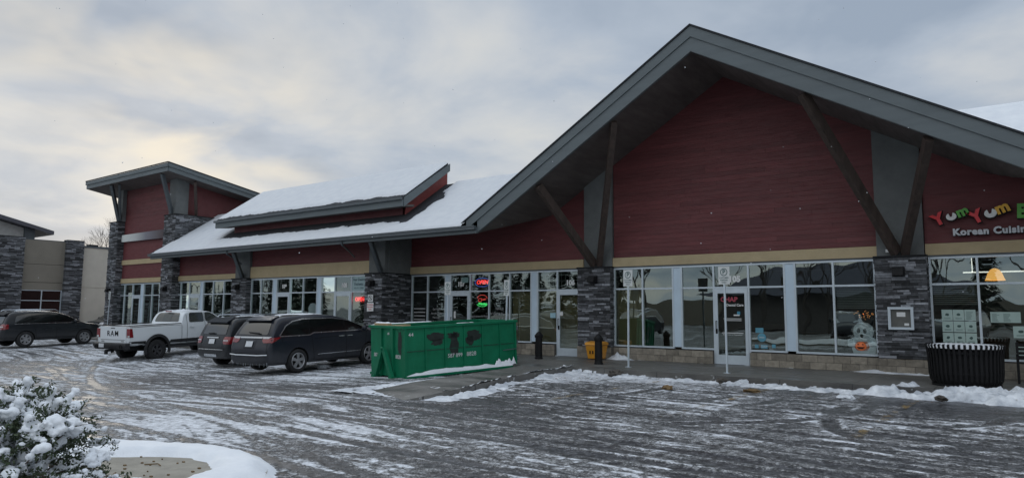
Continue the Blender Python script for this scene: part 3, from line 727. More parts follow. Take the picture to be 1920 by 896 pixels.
MB().prism([(DY0, 5.36), (18.62, 5.42), (18.62, 5.50), (DY0, 5.44)], 'x', DX0+.05, DX1-.05).build('dormer_soffit', M_soffit, dr)
MB().box(-30.4, -18.85, 18.60, 18.75, 4.7, 5.9).build('dormer_wall', M_redp, dr)
MB().prism([(18.6, 4.7), (20.95, 6.2), (20.95, 7.35), (20.5, 7.35), (18.6, 5.95)], 'x', -18.95, -18.80).build('dormer_end_wall', mat('lit_end_siding', (.26, .05, .045), .6), dr)  # light on this end is put into a brighter red than the other walls
MB().box(DX0+.2, -18.82, 20.5, 20.9, 6.2, 7.3).build('dormer_back_wall', M_redp, dr)
def snow_d(x, y):
    rag = .35*(fbm(x, y*0, 4, 1.6)-.35)+.15*(fbm(x, y, 3, 8)-.5)
    s = .075*sm(0, .2, y-(DY0+.02)-np.maximum(rag, 0)*.9)-.02
    return dz(y)+s*sm(0, .12, (DX1+.01)-x)
grid_mesh('dormer_snow', np.unique(np.append(np.arange(DX0+.02, DX1+.0, .08), DX1+.01)), np.unique(np.append(np.arange(DY0, DY1, .05), DY1)), snow_d, M_snowr, dr)
# ---- tower roof (mono-pitch falling to the back)
TX0, TX1, TY0, TY1 = -44.4, -34.9, 17.5, 26.5
tz = lambda y: 9.0-.17*(y-17.5)
tr = MB().prism([(TY0, tz(TY0)-.08), (TY1, tz(TY1)-.08), (TY1, tz(TY1)), (TY0, tz(TY0))], 'x', TX0, TX1).build('tower_roof', M_shingle, mall)
def towf(o0, o1, out, m, name):
    mb = MB(); mb.box(TX0-out, TX1+out, TY0-.04-out, TY0-out+.0, tz(TY0)+o0, tz(TY0)+o1)
    mb.prism([(TY0-out, tz(TY0)+o0), (TY1, tz(TY1)+o0), (TY1, tz(TY1)+o1), (TY0-out, tz(TY0)+o1)], 'x', TX1+out, TX1+out+.04)
    mb.prism([(TY0-out, tz(TY0)+o0), (TY1, tz(TY1)+o0), (TY1, tz(TY1)+o1), (TY0-out, tz(TY0)+o1)], 'x', TX0-out-.04, TX0-out); return mb.build(name, m, tr)
towf(-.45, -.03, 0, M_fascia, 'fascia'); towf(-.22, -.04, .045, M_fascia, 'trim_board'); towf(-.02, .03, .06, M_shingle, 'shingle_edge')
MB().prism([(TY0, tz(TY0)-.45), (TY1, tz(TY1)-.45), (TY1, tz(TY1)-.40), (TY0, tz(TY0)-.40)], 'x', TX0, TX1).build('soffit', M_soffit, tr)
siding_side = MB().prism([(18.75, 4.5), (26, 4.5), (26, 7.3), (18.75, 8.5)], 'x', -36.2, -36.0).build('tower_side_wall', M_redp, mall)
MB().prism([(19.1, -.6), (26, -.6), (26, 7.4), (19.1, 8.5)], 'x', -42.2, -42.0).build('tower_side_wall', M_redp, mall)
brace((-42.12, 18.40, 6.6), (-41.5, 17.62, 8.5), .15, .2, m=M_gutter); brace((-42.0, 18.42, 6.6), (-40.75, 17.72, 8.5), .12, .16, m=M_gutter)
brace((-36.05, 18.38, 6.55), (-35.75, 17.62, 8.5), .13, .2, m=M_gutter); brace((-35.8, 19.6, 6.55), (-34.98, 19.0, 8.2), .13, .2)
# ---- interior: floor, ceiling, back and party walls
M_floor = mat('dark_carpet', (.05, .05, .05), .8); M_int = mat('interior_paint', (.11, .105, .10), .8); M_ceil = mat('ceiling_tile', (.18, .18, .17), .9)
it = MB().box(-42, 5.5, 20.12, 27, .02, .06).box(-42, -20, 18.82, 20.119, -.16, -.12).build('interior_floor', M_floor, mall)
MB().box(-42, 5.5, 20.22, 27, 3.02, 3.1).box(-42, -20, 18.92, 20.21, 3.02, 3.1).build('ceiling', M_ceil, mall)
m = MB(); m.box(-42, 5.5, 26.0, 26.2, 0, 3)
for x in (-2.4, -11.2, -14.9, -20.0, -24.0, -29.5, -36.1): m.box(x-.06, x+.06, 20.15 if x > -20.1 else 18.95, 26, -.1, 3.0)
m.build('interior_wall', M_int, mall)
# rooms' furnishing seen through the glass
M_blind = mat('tan_vertical_blind', (.62, .52, .30), .8, var=.12, vscale=6, stretch=(6, 1, .2))
M_blindw = mat('white_blind', (.60, .64, .62), .6, var=.05)
def vblind(x0, x1, Y, z0=.42, z1=2.2, m=M_blind):
    b = MB(); x = x0
    while x < x1: b.add([(x, Y, z0), (min(x+.1, x1), Y+.03, z0), (min(x+.1, x1), Y+.03, z1), (x, Y, z1)], [(0, 1, 2, 3)]); x += .09
    b.box(x0, x1, Y-.01, Y+.04, z1, z1+.05); return b
o = vblind(X105[0], X105[1], 20.13).build('vertical_blind', M_blind, mall)
vblind(X107[6]+.02, X107[9], 20.13).build('vertical_blind', M_blind, mall)
vblind(X107[9], X107[10], 20.16, .25).build('vertical_blind', M_blind, mall)
hb = MB(); z = 1.62
while z < 2.2: hb.add([(X105[8]+.04, 20.12, z), (X105[9]-.04, 20.12, z), (X105[9]-.04, 20.16, z+.035), (X105[8]+.04, 20.16, z+.035)], [(0, 1, 2, 3)]); z += .045
hb.build('horizontal_blind', M_blindw, mall)
hb = MB(); z = 1.72
while z < 2.2: hb.add([(XR[0]+.04, 20.12, z), (XR[1]-.04, 20.12, z), (XR[1]-.04, 20.16, z+.035), (XR[0]+.04, 20.16, z+.035)], [(0, 1, 2, 3)]); z += .05
hb.build('horizontal_blind', M_blindw, mall)
wg = MB()
for i in range(11):
    x = -13.5+i*.165; wg.box(x-.006, x+.006, 20.06, 20.07, 2.36, 2.76) if abs(x+12.79) > .05 else None
for z in (2.37, 2.55, 2.75): wg.box(-13.55, -11.9, 20.062, 20.072, z-.006, z+.006)
wg.build('wire_grid', M_white, mall)
# a few dim counters/shelves inside
for x0, x1, y0, y1, h in ((-9.4, -8.7, 21, 23.5, 1.1), (-7.9, -6.0, 23, 23.6, 1.1), (-5.2, -4.2, 21.3, 22, .9), (-18.9, -17.9, 21, 24, 1.0), (-17.2, -15.2, 22.6, 23.1, 1.3), (-1.4, 1.6, 22.3, 23, 1.1), (-27.5, -24.8, 21, 21.6, 1.2), (-23.4, -21, 22, 22.5, 1.5), (-34.5, -31.5, 21, 21.6, 1.2), (-41, -38, 20.6, 21.1, 1.3)):
    MB().box(x0, x1, y0, y1, .06, h).box(x0-.03, x1+.03, y0-.03, y1+.03, h, h+.03).build('shop_counter', mat('counter_wood', (.09, .06, .04), .5), mall)
# unit numbers on the transoms
M_num = mat('white_vinyl', (.72, .73, .72), .5, var=.02)
for txt, x, Y, z, s in (('107', -17.15, YR, 2.50, .20), ('106', -12.28, YR, 2.46, .20), ('105', -6.68, YR, 2.46, .20), ('108', -22.35, YL, 2.50, .20), ('109', -26.4, YL, 2.52, .20)):
    add_text(MB(), txt, s*1.15, (x, Y-.012, z), bold=.014).build('unit_number', M_num, mall)
# wall packs (sconces) on the pillars
for x, y in ((-11.2, 19.60), (-2.43, 19.60), (-20.35, 18.30), (-29.55, 18.30), (-36.0, 18.18), (-42.4, 18.18)):
    s = MB(); s.box(x-.14, x+.14, y-.02, y+.1, 2.42, 2.66); s.prism([(y-.16, 2.44), (y-.02, 2.44), (y-.02, 2.62), (y-.12, 2.62)], 'x', x-.12, x+.12)
    s.build('wall_lamp', M_black, mall, bevel=.01)
c = MB(); c.box(-3.0+.28, -2.55, YR-.17, YR-.13, 3.05, 3.13); c.tube([(-2.62, YR-.17, 3.09), (-2.62, YR-.24, 3.09)], .025, 8); c.build('security_camera', M_white, mall)
# glass display box on the right pillar
dbx = MB(); a0, a1, z0_, z1_ = -2.71, -2.15, 1.10, 1.66; yf = 19.60
for b in ((a0, a0+.06, z0_, z1_), (a1-.06, a1, z0_, z1_), (a0+.06, a1-.06, z1_-.06, z1_), (a0+.06, a1-.06, z0_, z0_+.06)): dbx.box(b[0], b[1], yf, yf+.1, b[2], b[3])
nb = dbx.build('notice_case', M_alu, mall)
MB().box(a0+.06, a1-.06, yf+.06, yf+.09, z0_+.06, z1_-.06).build('case_back', mat('grey_felt', (.13, .13, .12), .9), nb)
MB().box(-2.52, -2.33, yf+.052, yf+.06, 1.42, 1.53).build('paper_notice', M_num, nb); MB().box(-2.36, -2.26, yf+.052, yf+.06, 1.20, 1.26).build('paper_notice', M_num, nb)
# ================================================================== signs on the mall
M_neonr = mat('red_neon', (.8, .02, .02), .4, emis=(1, .05, .05), estr=2.6); M_neonb = mat('blue_neon', (.05, .08, .6), .4, emis=(.15, .25, 1), estr=.9); M_neong = mat('green_neon', (.05, .6, .1), .4, emis=(.1, 1, .25), estr=1.7)
M_neond = mat('dim_red_neon', (.7, .06, .06), .4, emis=(1, .10, .08), estr=1.2)
def ellipse_ring(mb, cx, Y, cz, a, b, r, t0=0, t1=2*math.pi):
    n = 28; mb.tube([(cx+a*math.cos(t0+(t1-t0)*i/n), Y, cz+b*math.sin(t0+(t1-t0)*i/n)) for i in range(n+1)], r, 6)
sg = root('neon_sign', (-16.25, 20.1, 2.38), 'oval neon OPEN sign, red letters in a blue ring, in the transom by door 107', 'neon sign', world=True)
add_text(MB(), 'OPEN', .21, (-16.2, 20.085, 2.56), bold=.004, shear=.25, ext=.006).build('lettering', M_neonr, sg)
m = MB(); ellipse_ring(m, -16.2, 20.1, 2.56, .36, .16, .009); m.build('ring', M_neonb, sg)
sg = root('neon_sign', (-16.2, 20.1, 1.72), 'round neon sign, red on top and green Waxing below, under the oval OPEN sign', 'neon sign', world=True)
m = MB(); ellipse_ring(m, -16.2, 20.1, 1.93, .24, .16, .009, .2, 2.9); ellipse_ring(m, -16.3, 20.1, 1.90, .08, .06, .01); add_text(m, 'Lash', .12, (-16.13, 20.09, 1.93), ext=.004, shear=.2); m.build('red_tube', M_neond, sg)
m = MB(); add_text(m, 'Waxing', .13, (-16.18, 20.085, 1.76), bold=.003, ext=.006, shear=.25); ellipse_ring(m, -16.2, 20.1, 1.80, .27, .14, .008, 3.5, 5.9); m.build('green_tube', M_neong, sg)
sg = root('neon_sign', (-21.5, 18.8, 1.8), 'red rectangular LED OPEN sign under the hair salon panel', 'neon sign', world=True)
add_text(MB(), 'OPEN', .21, (-21.5, 18.79, 1.93), bold=.007, ext=.006).build('lettering', M_neonr, sg)
MB().box(-21.82, -21.18, 18.82, 18.84, 1.79, 2.07).build('backing', mat('red_dark_glow', (.12, .01, .01), .4, emis=(1, .02, .02), estr=.12), sg)
sg = root('window_sign', (-21.43, 18.66, 2.3), 'pale blue-green Hair Design Esthetic panel in the transom of unit 108', 'sign', world=True)
MB().box(-21.82, -21.03, 18.66, 18.675, 2.28, 2.84).build('panel', mat('pale_teal', (.33, .45, .46), .5), sg)
m = MB(); add_text(m, 'Hair Design', .15, (-21.42, 18.655, 2.72), bold=.003); add_text(m, 'Esthetic', .17, (-21.42, 18.655, 2.54), bold=.003); add_text(m, '403 912 2880', .10, (-21.42, 18.655, 2.38)); m.build('lettering', mat('dark_teal_ink', (.03, .07, .09), .5), sg)
# window lettering of the nail studio
M_ink = mat('grey_vinyl', (.42, .43, .43), .5, var=.05)
def window_lettering(x, Y, lines, size, label, mtl=M_ink, z0=1.6, dz_=None, align='CENTER'):
    m = MB(); z = z0
    for l in lines: add_text(m, l, size, (x, Y-.008, z), align=align); z -= (dz_ or size*1.2)
    return tag(m.build('window_lettering', mtl, None, origin=(x, Y-.008, z0)), label, 'window lettering', 'window lettering of the nail studio' if mtl is M_ink else None)
window_lettering(-15.3, YR, ['NAILS', 'UV Gel & Powder', 'Manicure & Pedicure', 'Tips Sculpt Design'], .135, 'grey NAILS lettering with four service lines, window right of the neon signs', z0=1.58, dz_=.19)
window_lettering(-16.22, YR, ['Appointment & Walk-In', 'Welcome'], .10, 'grey Appointment and Walk-In Welcome lettering under the green neon', z0=1.30, dz_=.16)
window_lettering(-18.4, YR, ['Gel Nails', 'Acrylic Nails', 'Manicure', 'Pedicure', 'Waxing'], .11, 'grey price list lettering in the second pane from the corner pillar', z0=1.55, dz_=.16)
m = MB()
for i in range(6): m.box(-19.62, -19.0, YR-.012, YR-.008, 1.55-i*.14, 1.59-i*.14)
tag(m.build('window_lettering', M_ink, None, origin=(-19.3, YR, 1.2)), 'rows of dark grey stripes in the pane beside the corner pillar', 'window lettering', 'window lettering of the nail studio')
# dental care door lettering
sg = root('door_lettering', (-6.79, 19.94, .9), 'red and white dental care lettering on the glass of door 105', 'door lettering', world=True)
add_text(MB(), 'CHAP', .19, (-6.85, 19.952, 1.87), bold=.006).build('brand_name', mat('red_vinyl', (.40, .06, .09), .5), sg)
m = MB(); add_text(m, 'Dental Care', .10, (-6.68, 19.952, 1.71), bold=.003)
for z, a, b in ((1.40, -6.72, -6.55), (1.31, -7.02, -6.5), (1.26, -7.0, -6.5), (.90, -7.08, -6.46)): m.box(a, b, 19.948, 19.951, z, z+.018 if z != 1.40 else z+.04)
add_text(m, 'By Entrance or Reservation', .05, (-6.77, 19.952, .86)); m.build('white_lines', M_num, sg)
MB().box(-6.62, -6.53, 19.948, 19.951, 1.44, 1.53).build('blue_square', mat('blue_vinyl', (.06, .25, .36), .5), sg)
sg = root('window_sticker', (-6.0, 19.98, .6), 'round pale blue sticker with small square stickers low in the pane beside door 105', 'sticker', world=True)
m = MB(); m.disc((-5.95, 19.985, .80), .12, 20); m.box(-6.12, -5.9, 19.984, 19.987, .93, 1.07); m.box(-6.15, -6.05, 19.984, 19.987, .5, .6); m.box(-5.98, -5.8, 19.984, 19.987, .50, .6); m.box(-5.68, -5.58, 19.984, 19.987, .52, .62)
m.build('blue_patches', mat('sticker_blue', (.10, .30, .40), .5), sg); m = MB(); add_text(m, 'SMILE', .06, (-5.95, 19.98, .80)); add_text(m, 'CDCP', .07, (-5.89, 19.98, .55)); m.build('lettering', M_num, sg)
# small papers on 106 and 107 doors
for x, z, w_, h_, mm_, lb in ((-12.62, 1.42, .13, .12, M_num, 'small white notice taped to the glass of door 106'), (-12.98, 1.36, .22, .17, mat('paper_blue', (.35, .55, .62), .6), 'pale blue sheet in the blind-covered pane left of door 106'), (-17.42, 1.35, .09, .26, M_num, 'narrow white notice on the frame of door 107'), (-16.95, 2.66, .32, .20, mat('paper_teal', (.16, .27, .26), .6), 'teal card in the top corner of the transom over door 107')):
    tag(MB().box(x-w_/2, x+w_/2, 19.95 if 'door' in lb and 'transom' not in lb and 'left' not in lb else 19.985, 19.955 if 'door' in lb and 'transom' not in lb and 'left' not in lb else 19.99, z-h_/2, z+h_/2).build('paper_notice', mm_, None, origin=(x, 19.97, z)), lb, 'notice')
# restaurant sign: channel letters
M_lr = mat('red_letter', (.72, .025, .035), .35, var=.03); M_lw = mat('white_letter', (.82, .82, .80), .35, var=.03); M_lg = mat('green_letter', (.10, .42, .05), .35, var=.03); M_ly = mat('yellow_letter', (.85, .45, .02), .35, var=.03)
rsg = root('restaurant_sign', (-.5, 19.9, 3.3), 'colourful Yum Yum channel letters above Korean Cuisine in silver on the dark red wall', 'sign', world=True)
def letter(ch, x, z, s, rot, m, bold=.02):
    xd = (math.cos(rot), 0, math.sin(rot)); yd = (-math.sin(rot), 0, math.cos(rot))
    if ch == 'u':            # plump round u with a notch in its top
        ol = [(s*.5*math.cos(R(a_)), s*.42*math.sin(R(a_))) for a_ in range(112, 430, 12)]+[(s*.07, -s*.02), (-s*.12, -s*.02)]
        def put(y0, y1, k, dx, mm_, par):
            mb = MB(); fm = frame_matrix((x+dx, 0, z-dx), xd, yd); P2 = [fm @ Vector((px_*k, pz_*k, 0)) for px_, pz_ in ol]
            return mb.prism([(p.x, p.z) for p in P2], 'y', y0, y1).build('letter' if par is rsg else 'letter_back', mm_, par)
        o = put(19.75, 19.80, 1, 0, m, rsg); put(19.80, 19.84, 1.18, .008, M_black, o); return
    o = add_text(MB(), ch, s, (x, 19.78, z), xd, yd, bold=bold, ext=.03).build('letter', m, rsg)
    add_text(MB(), ch, s, (x+.012, 19.82, z-.012), xd, yd, bold=bold+.014, ext=.02).build('letter_back', M_black, o)
letter('Y', -1.52, 3.80, .38, .40, M_lr, .02); letter('u', -1.25, 3.86, .22, .2, M_lw); letter('m', -1.02, 3.96, .33, .35, M_lg, .014)
letter('Y', -.74, 3.81, .40, .40, M_lr, .02); letter('u', -.46, 3.88, .25, .2, M_lw); letter('m', -.23, 3.99, .36, .35, M_ly, .016)
for i, (ch, mm_) in enumerate((('B', M_lg), ('a', M_lr), ('p', M_lw))): letter(ch, .16+i*.36, 3.87, .44, -.05, mm_, .02)
m = MB(); add_text(m, 'Korean Cuisine', .22, (-1.24, 19.79, 3.465), bold=.011, ext=.025, align='LEFT', space=1.12); m.build('lettering', mat('silver_letter', (.55, .57, .60), .4, metal=.1), rsg)
m = MB(); add_text(m, 'Korean Cuisine', .22, (-1.23, 19.825, 3.457), bold=.02, ext=.015, align='LEFT', space=1.12); m.build('lettering_back', M_black, rsg)
# whitish blurred smear over the tower sign, added as a flat strip
ms = bpy.data.materials.new('sign_smear_face'); ms.use_nodes = True; t = NT(ms.node_tree); b = ms.node_tree.nodes['Principled BSDF']
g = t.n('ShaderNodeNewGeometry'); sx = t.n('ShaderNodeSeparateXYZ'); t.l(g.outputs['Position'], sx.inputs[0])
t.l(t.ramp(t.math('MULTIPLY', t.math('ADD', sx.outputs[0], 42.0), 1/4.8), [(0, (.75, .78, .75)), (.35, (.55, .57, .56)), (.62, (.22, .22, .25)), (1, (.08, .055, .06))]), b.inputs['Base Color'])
tag(MB().prism([(-42.0+.0, 5.53), (-41.85, 5.33), (-36.7, 5.30), (-36.7, 5.78), (-41.85, 5.73)], 'y', 18.52, 18.6).build('sign_smear', ms, None, origin=(-39.4, 18.56, 5.3)), 'long whitish smear over a sign, fading to dark, high on the tower front', 'sign')
# posters in the restaurant window
M_post = mat('poster_paper', (.40, .52, .48), .5, var=.05); M_inkd = mat('poster_ink', (.05, .10, .09), .6)
def poster(x0, x1, z0, z1, label, pic=True, Y=19.992, group='menu sheets taped in the restaurant window'):
    r = root('poster', ((x0+x1)/2, Y, z0), label, 'poster', group, world=True)
    MB().box(x0, x1, Y-.006, Y-.002, z0, z1).build('sheet', M_post, r)
    m = MB(); w_ = x1-x0; h_ = z1-z0
    if pic:
        k = random.randint(7, 10); m.add([(x0+w_*(.5+random.uniform(.13, .24)*math.cos(i*6.283/k)), Y-.008, z0+h_*(.55+random.uniform(.1, .16)*math.sin(i*6.283/k))) for i in range(k)], [tuple(range(k))])
        for j in range(2): m.box(x0+w_*.2, x1-w_*.2, Y-.008, Y-.007, z0+h_*(.14+.09*j), z0+h_*(.17+.09*j))
    else:
        for cx in range(max(1, int(w_/.22))):
            for j in range(8): m.box(x0+.03+cx*.22, x0+.03+cx*.22+.15*random.uniform(.6, 1), Y-.008, Y-.007, z0+h_*(.1+.1*j), z0+h_*(.1+.1*j)+.008)
    m.build('print', M_inkd, r); return r
rows = ('top', 'middle', 'bottom'); cols = ('left', 'centre', 'right')
for r_ in range(3):
    for c_ in range(3):
        x = -1.585+c_*.235; z = 1.60-r_*.28
        poster(x, x+.225, z-.26, z, f'teal-white menu sheet, {rows[r_]} {cols[c_]} of the nine-sheet block above the litter enclosure', pic=not (r_ == 0 and c_ == 2))
poster(-.60, -.02, 1.30, 1.55, 'wide menu sheet of three printed columns right of the nine-sheet block', pic=False)
poster(-.18, .10, .95, 1.22, 'single menu sheet with a drawing at the right edge of the photo', True)
poster(-.14, .16, .55, .75, 'small landscape sheet low in the right-hand restaurant pane', False)
# pendant lamp in the restaurant
pl = root('pendant_lamp', (-.48, 20.9, 2.33), 'glowing orange bell-shaped pendant lamp inside the restaurant window', 'lamp', world=True)
m = MB(); m.lathe([(.03, .30), (.09, .27), (.15, .18), (.19, .06), (.215, .0)], 24, c=(-.48, 20.9, 2.33)); m.build('lamp_shade', mat('glowing_shade', (.9, .45, .1), .5, emis=(1, .50, .12), estr=1.5), pl, smooth=True)
m = MB(); m.tube([(-.48, 20.9, 2.6), (-.48, 20.9, 3.02)], .008, 6); m.build('cord', M_black, pl)
lt = MB().box(-1.2, 2.4, 21.9, 21.96, 2.58, 2.61).box(-1.0, -.98, 21.9, 21.95, 2.6, 3.0); lt = lt.build('tube_light', mat('tube_glow', (.9, .9, .85), .5, emis=(1, 1, .92), estr=1.6), None, origin=(.5, 21.9, 2.6)); tag(lt, 'thin white tube light hanging inside the restaurant', 'light')
# inflatable ghost
gh = root('inflatable_ghost', (-3.42, 20.42, .42), 'white inflatable ghost holding an orange pumpkin behind the last pane left of the right pillar', 'decoration', world=True)
M_gh = mat('white_nylon', (.50, .56, .60), .6, emis=(.6, .75, .85), estr=.22)
m = MB(); m.m = Matrix.Translation((-3.42, 20.42, .42)); m.lathe([(.02, 0), (.26, .02), (.29, .15), (.25, .32), (.20, .42), (.235, .52), (.245, .62), (.21, .74), (.12, .82), (.0, .84)], 24)
m.build('body', M_gh, gh, smooth=True)
for sx_ in (-1, 1):
    m = MB(); m.m = Matrix.Translation((-3.42, 20.42, .42)); m.tube([(sx_*.2, 0, .40), (sx_*.31, -.1, .33), (sx_*.29, -.2, .25), (sx_*.2, -.25, .24)], [.05, .07, .07, .055], 10); m.build('arm', M_gh, gh, smooth=True)
m = MB(); 
for dx, dz_, a, b in ((-.075, .62, .045, .07), (.075, .62, .045, .07), (0, .49, .04, .05)):
    yy = 20.42-math.sqrt(.245**2-dx*dx)-.008; m.add([(-3.42+dx+a*math.cos(i*.524), yy, .42+dz_+b*math.sin(i*.524)) for i in range(12)], [tuple(range(12))])
m.build('face', M_black, gh)
m = MB(); m.m = Matrix.Translation((-3.42, 20.12, .52)); m.lathe([(.0, 0), (.12, .01), (.175, .08), (.18, .15), (.13, .23), (.02, .25)], 20); pk = m.build('pumpkin', mat('orange_nylon', (.55, .13, .04), .5, emis=(1, .25, .08), estr=.10), gh, smooth=True)
m = MB(); 
for p in ([(-.08, .16), (-.03, .16), (-.055, .2)], [(.03, .16), (.08, .16), (.055, .2)], [(-.1, .11), (.1, .11), (.05, .06), (-.05, .06)]): m.add([(-3.42+x, 19.942-.003, .52+z) for x, z in p], [tuple(range(len(p)))])
m.m = Matrix(); m.build('carved_face', M_black, pk)
m = MB()
for i in range(34):
    x = -3.35+random.gauss(0, .13); z = 1.47+random.gauss(0, .055); m.box(x, x+.014, 20.35, 20.36, z, z+.012)
tag(m.build('string_lights', mat('tiny_amber_bulbs', (.9, .4, .1), .5, emis=(1, .4, .12), estr=1.4), None, origin=(-3.3, 20.35, 1.4)), 'cluster of tiny amber string lights above the inflatable ghost', 'string lights')
gb = MB(); gb.m = Matrix.Translation((-25.4+.0, 19.5, .2)); gb.lathe([(.02, 0), (.2, .02), (.22, .8), (.17, 1.2), (.19, 1.4), (.1, 1.58), (0, 1.6)], 16)
tag(gb.build('inflatable_ghost', M_gh, None, smooth=True, origin=(-25.4, 19.5, .2)), 'pale blue ghost-like figure behind the glass of the door with the white number 109', 'decoration')
# ================================================================== vehicles
def car_paint(name, col, metal=.3, rough=.3, salt=.35):
    m = bpy.data.materials.new(name); m.use_nodes = True; t = NT(m.node_tree); b = m.node_tree.nodes['Principled BSDF']
    tcn = t.n('ShaderNodeTexCoord'); P = tcn.outputs['Object']; sx = t.n('ShaderNodeSeparateXYZ'); t.l(P, sx.inputs[0])
    n = t.noise(t.mapping(P, (1.2, 1.2, .8)), 3, 6, .65)
    low = t.math('SUBTRACT', 1, t.math('MULTIPLY', t.math('SUBTRACT', sx.outputs[2], .25), 1.5), clamp=True)
    d = t.math('MULTIPLY', t.math('ADD', t.math('MULTIPLY', low, .8), .03), t.math('MULTIPLY', n, salt*1.5), clamp=True)
    t.l(t.mix(d, col, (.19, .185, .18)), b.inputs['Base Color'])
    b.inputs['Metallic'].default_value = metal
    t.l(t.math('ADD', t.math('MULTIPLY', d, .5), rough), b.inputs['Roughness'])
    b.inputs['Coat Weight'].default_value = .25; b.inputs['Coat Roughness'].default_value = .15; b.inputs['Specular IOR Level'].default_value = .35; MAT[name] = m; return m
M_cglass = mat('car_glass', (.006, .008, .008), .04, var=.2, spec=1.0, coat=.6); M_cglass2 = mat('pale_car_glass', (.05, .06, .06), .08, spec=.8)
M_chrome = mat('chrome', (.6, .62, .64), .2, metal=.9, var=.05); M_plastic = mat('black_plastic', (.022, .022, .024), .6, var=.3)
M_tyre = mat('tyre_rubber', (.018, .018, .019), .85, var=.4, vscale=12); M_rim = mat('alloy_rim', (.33, .33, .34), .4, metal=.6, var=.15)
M_rimd = mat('dark_rim', (.06, .06, .065), .5, metal=.4); M_tail = mat('tail_lamp', (.20, .008, .012), .15, coat=1, var=.25, vscale=12); M_tailw = mat('clear_lamp', (.55, .55, .55), .15, coat=1)
M_plate = mat('number_plate_white', (.62, .64, .66), .5); M_dark = mat('wheel_well', (.006, .006, .006), .95); M_seam = mat('panel_gap', (.004, .004, .004), .9)
def lerp_prof(p, x): return float(np.interp(x, [a for a, _ in p], [b for _, b in p]))
def car_shell(name, xs, top, bot, plan, Wd, zs, belt, tumble, zr, wheels, wr, paint, parent, square=0.0, well=True):
    rings = []
    for x in xs:
        zt, zb, w = lerp_prof(top, x), lerp_prof(bot, x), Wd*lerp_prof(plan, x)
        def hw(z):
            if z <= belt: return w*(1-.05*max(0, (zs-z)/max(zs-zb, .01))**2-.02*max(0, (z-zs)/(belt-zs)))
            return w*.98*(1-tumble*(z-belt)/(zr-belt))
        zl = min(belt, zt-.10); pts = [(0, zb), (.55*w, zb), (.9*w, zb+.01), (hw(zb+.09), zb+.09)]
        for f in (.4, .75, 1.0): z = (zb+.09)+(zl-zb-.09)*f; pts.append((hw(z), z))
        zt2 = zt-.07
        for f in (.5, 1.0): z = zl+(max(zt2, zl+.02)-zl)*f; pts.append((hw(z), z))
        pts += [(hw(zt2)-.05*(1-square), zt-.018), (hw(zt2)*.55, zt+.004), (0, zt+.012)]
        rings.append([(x, y, z) for y, z in pts]+[(x, -y, z) for y, z in pts[-2:0:-1]])
    n = len(rings[0]); v = [p for r in rings for p in r]; f = []
    for i in range(len(rings)-1):
        for j in range(n): f.append((i*n+j, i*n+(j+1) % n, (i+1)*n+(j+1) % n, (i+1)*n+j))
    for base, x in ((0, xs[0]), ((len(rings)-1)*n, xs[-1])):
        r = rings[0] if base == 0 else rings[-1]; zc = sum(p[2] for p in r)/n; k = len(v); v.append((x, 0, zc))
        for j in range(n): f.append((base+j, base+(j+1) % n, k) if base else (base+(j+1) % n, base+j, k))
    me = bpy.data.meshes.new('tmp'); me.from_pydata(v, [], f)
    bm = bmesh.new(); bm.from_mesh(me); bmesh.ops.recalc_face_normals(bm, faces=bm.faces); bm.to_mesh(me); bm.free()
    me.materials.append(paint); me.materials.append(M_dark)
    o = bpy.data.objects.new('tmp', me); COL.objects.link(o)
    sb = o.modifiers.new('s', 'SUBSURF'); sb.levels = 2; sb.render_levels = 2
    me2 = evaluated(o); o.modifiers.clear(); o.data = me2
    cuts = []
    for wx in wheels:
        for s in (-1, 1):
            mb = MB(); mb.lathe([(0.001, s*(Wd-.30)), (wr, s*(Wd-.30)), (wr, s*(Wd+.3)), (0.001, s*(Wd+.3))], 32, 'y', (wx, 0, wr*.85))
            c = mb.build('cut', M_dark); cuts.append(c)
            bo = o.modifiers.new('b', 'BOOLEAN'); bo.object = c; bo.operation = 'DIFFERENCE'; bo.solver = 'EXACT'
            try: bo.material_mode = 'TRANSFER'
            except Exception: pass
    me3 = evaluated(o); bpy.data.objects.remove(o)
    for c in cuts: bpy.data.objects.remove(c)
    me3.shade_smooth()
    try: me3.set_sharp_from_angle(angle=R(35))
    except Exception: pass
    body = bpy.data.objects.new(name, me3); COL.objects.link(body); body.parent = parent; OFF[body.name] = Vector((0, 0, 0))
    bm = bmesh.new(); bm.from_mesh(me3); bvh = BVHTree.FromBMesh(bm); bm.free()
    return body, bvh
DIRS = {'right': (Vector((0, -4, 0)), Vector((0, 1, 0)), lambda a, b: Vector((a, 0, b))), 'left': (Vector((0, 4, 0)), Vector((0, -1, 0)), lambda a, b: Vector((a, 0, b))),
        'rear': (Vector((-6, 0, 0)), Vector((1, 0, 0)), lambda a, b: Vector((0, a, b))), 'front': (Vector((9, 0, 0)), Vector((-1, 0, 0)), lambda a, b: Vector((0, a, b))), 'top': (Vector((0, 0, 6)), Vector((0, 0, -1)), lambda a, b: Vector((a, b, 0)))}
def chaikin(p, k=2):
    for _ in range(k):
        q = []
        for i in range(len(p)):
            a, b = p[i], p[(i+1) % len(p)]; L = math.hypot(b[0]-a[0], b[1]-a[1]) or 1; t = min(.28, .045/L)
            q += [(a[0]+(b[0]-a[0])*t, a[1]+(b[1]-a[1])*t), (b[0]+(a[0]-b[0])*t, b[1]+(a[1]-b[1])*t)]
        p = q
    return p
def cast(bvh, side, a, b, off):
    o, d, f = DIRS[side]; hit = bvh.ray_cast(o+f(a, b), d)
    return None if hit[0] is None else hit[0]-d*off*.4+(hit[1] if hit[1].dot(d) < 0 else -hit[1])*off
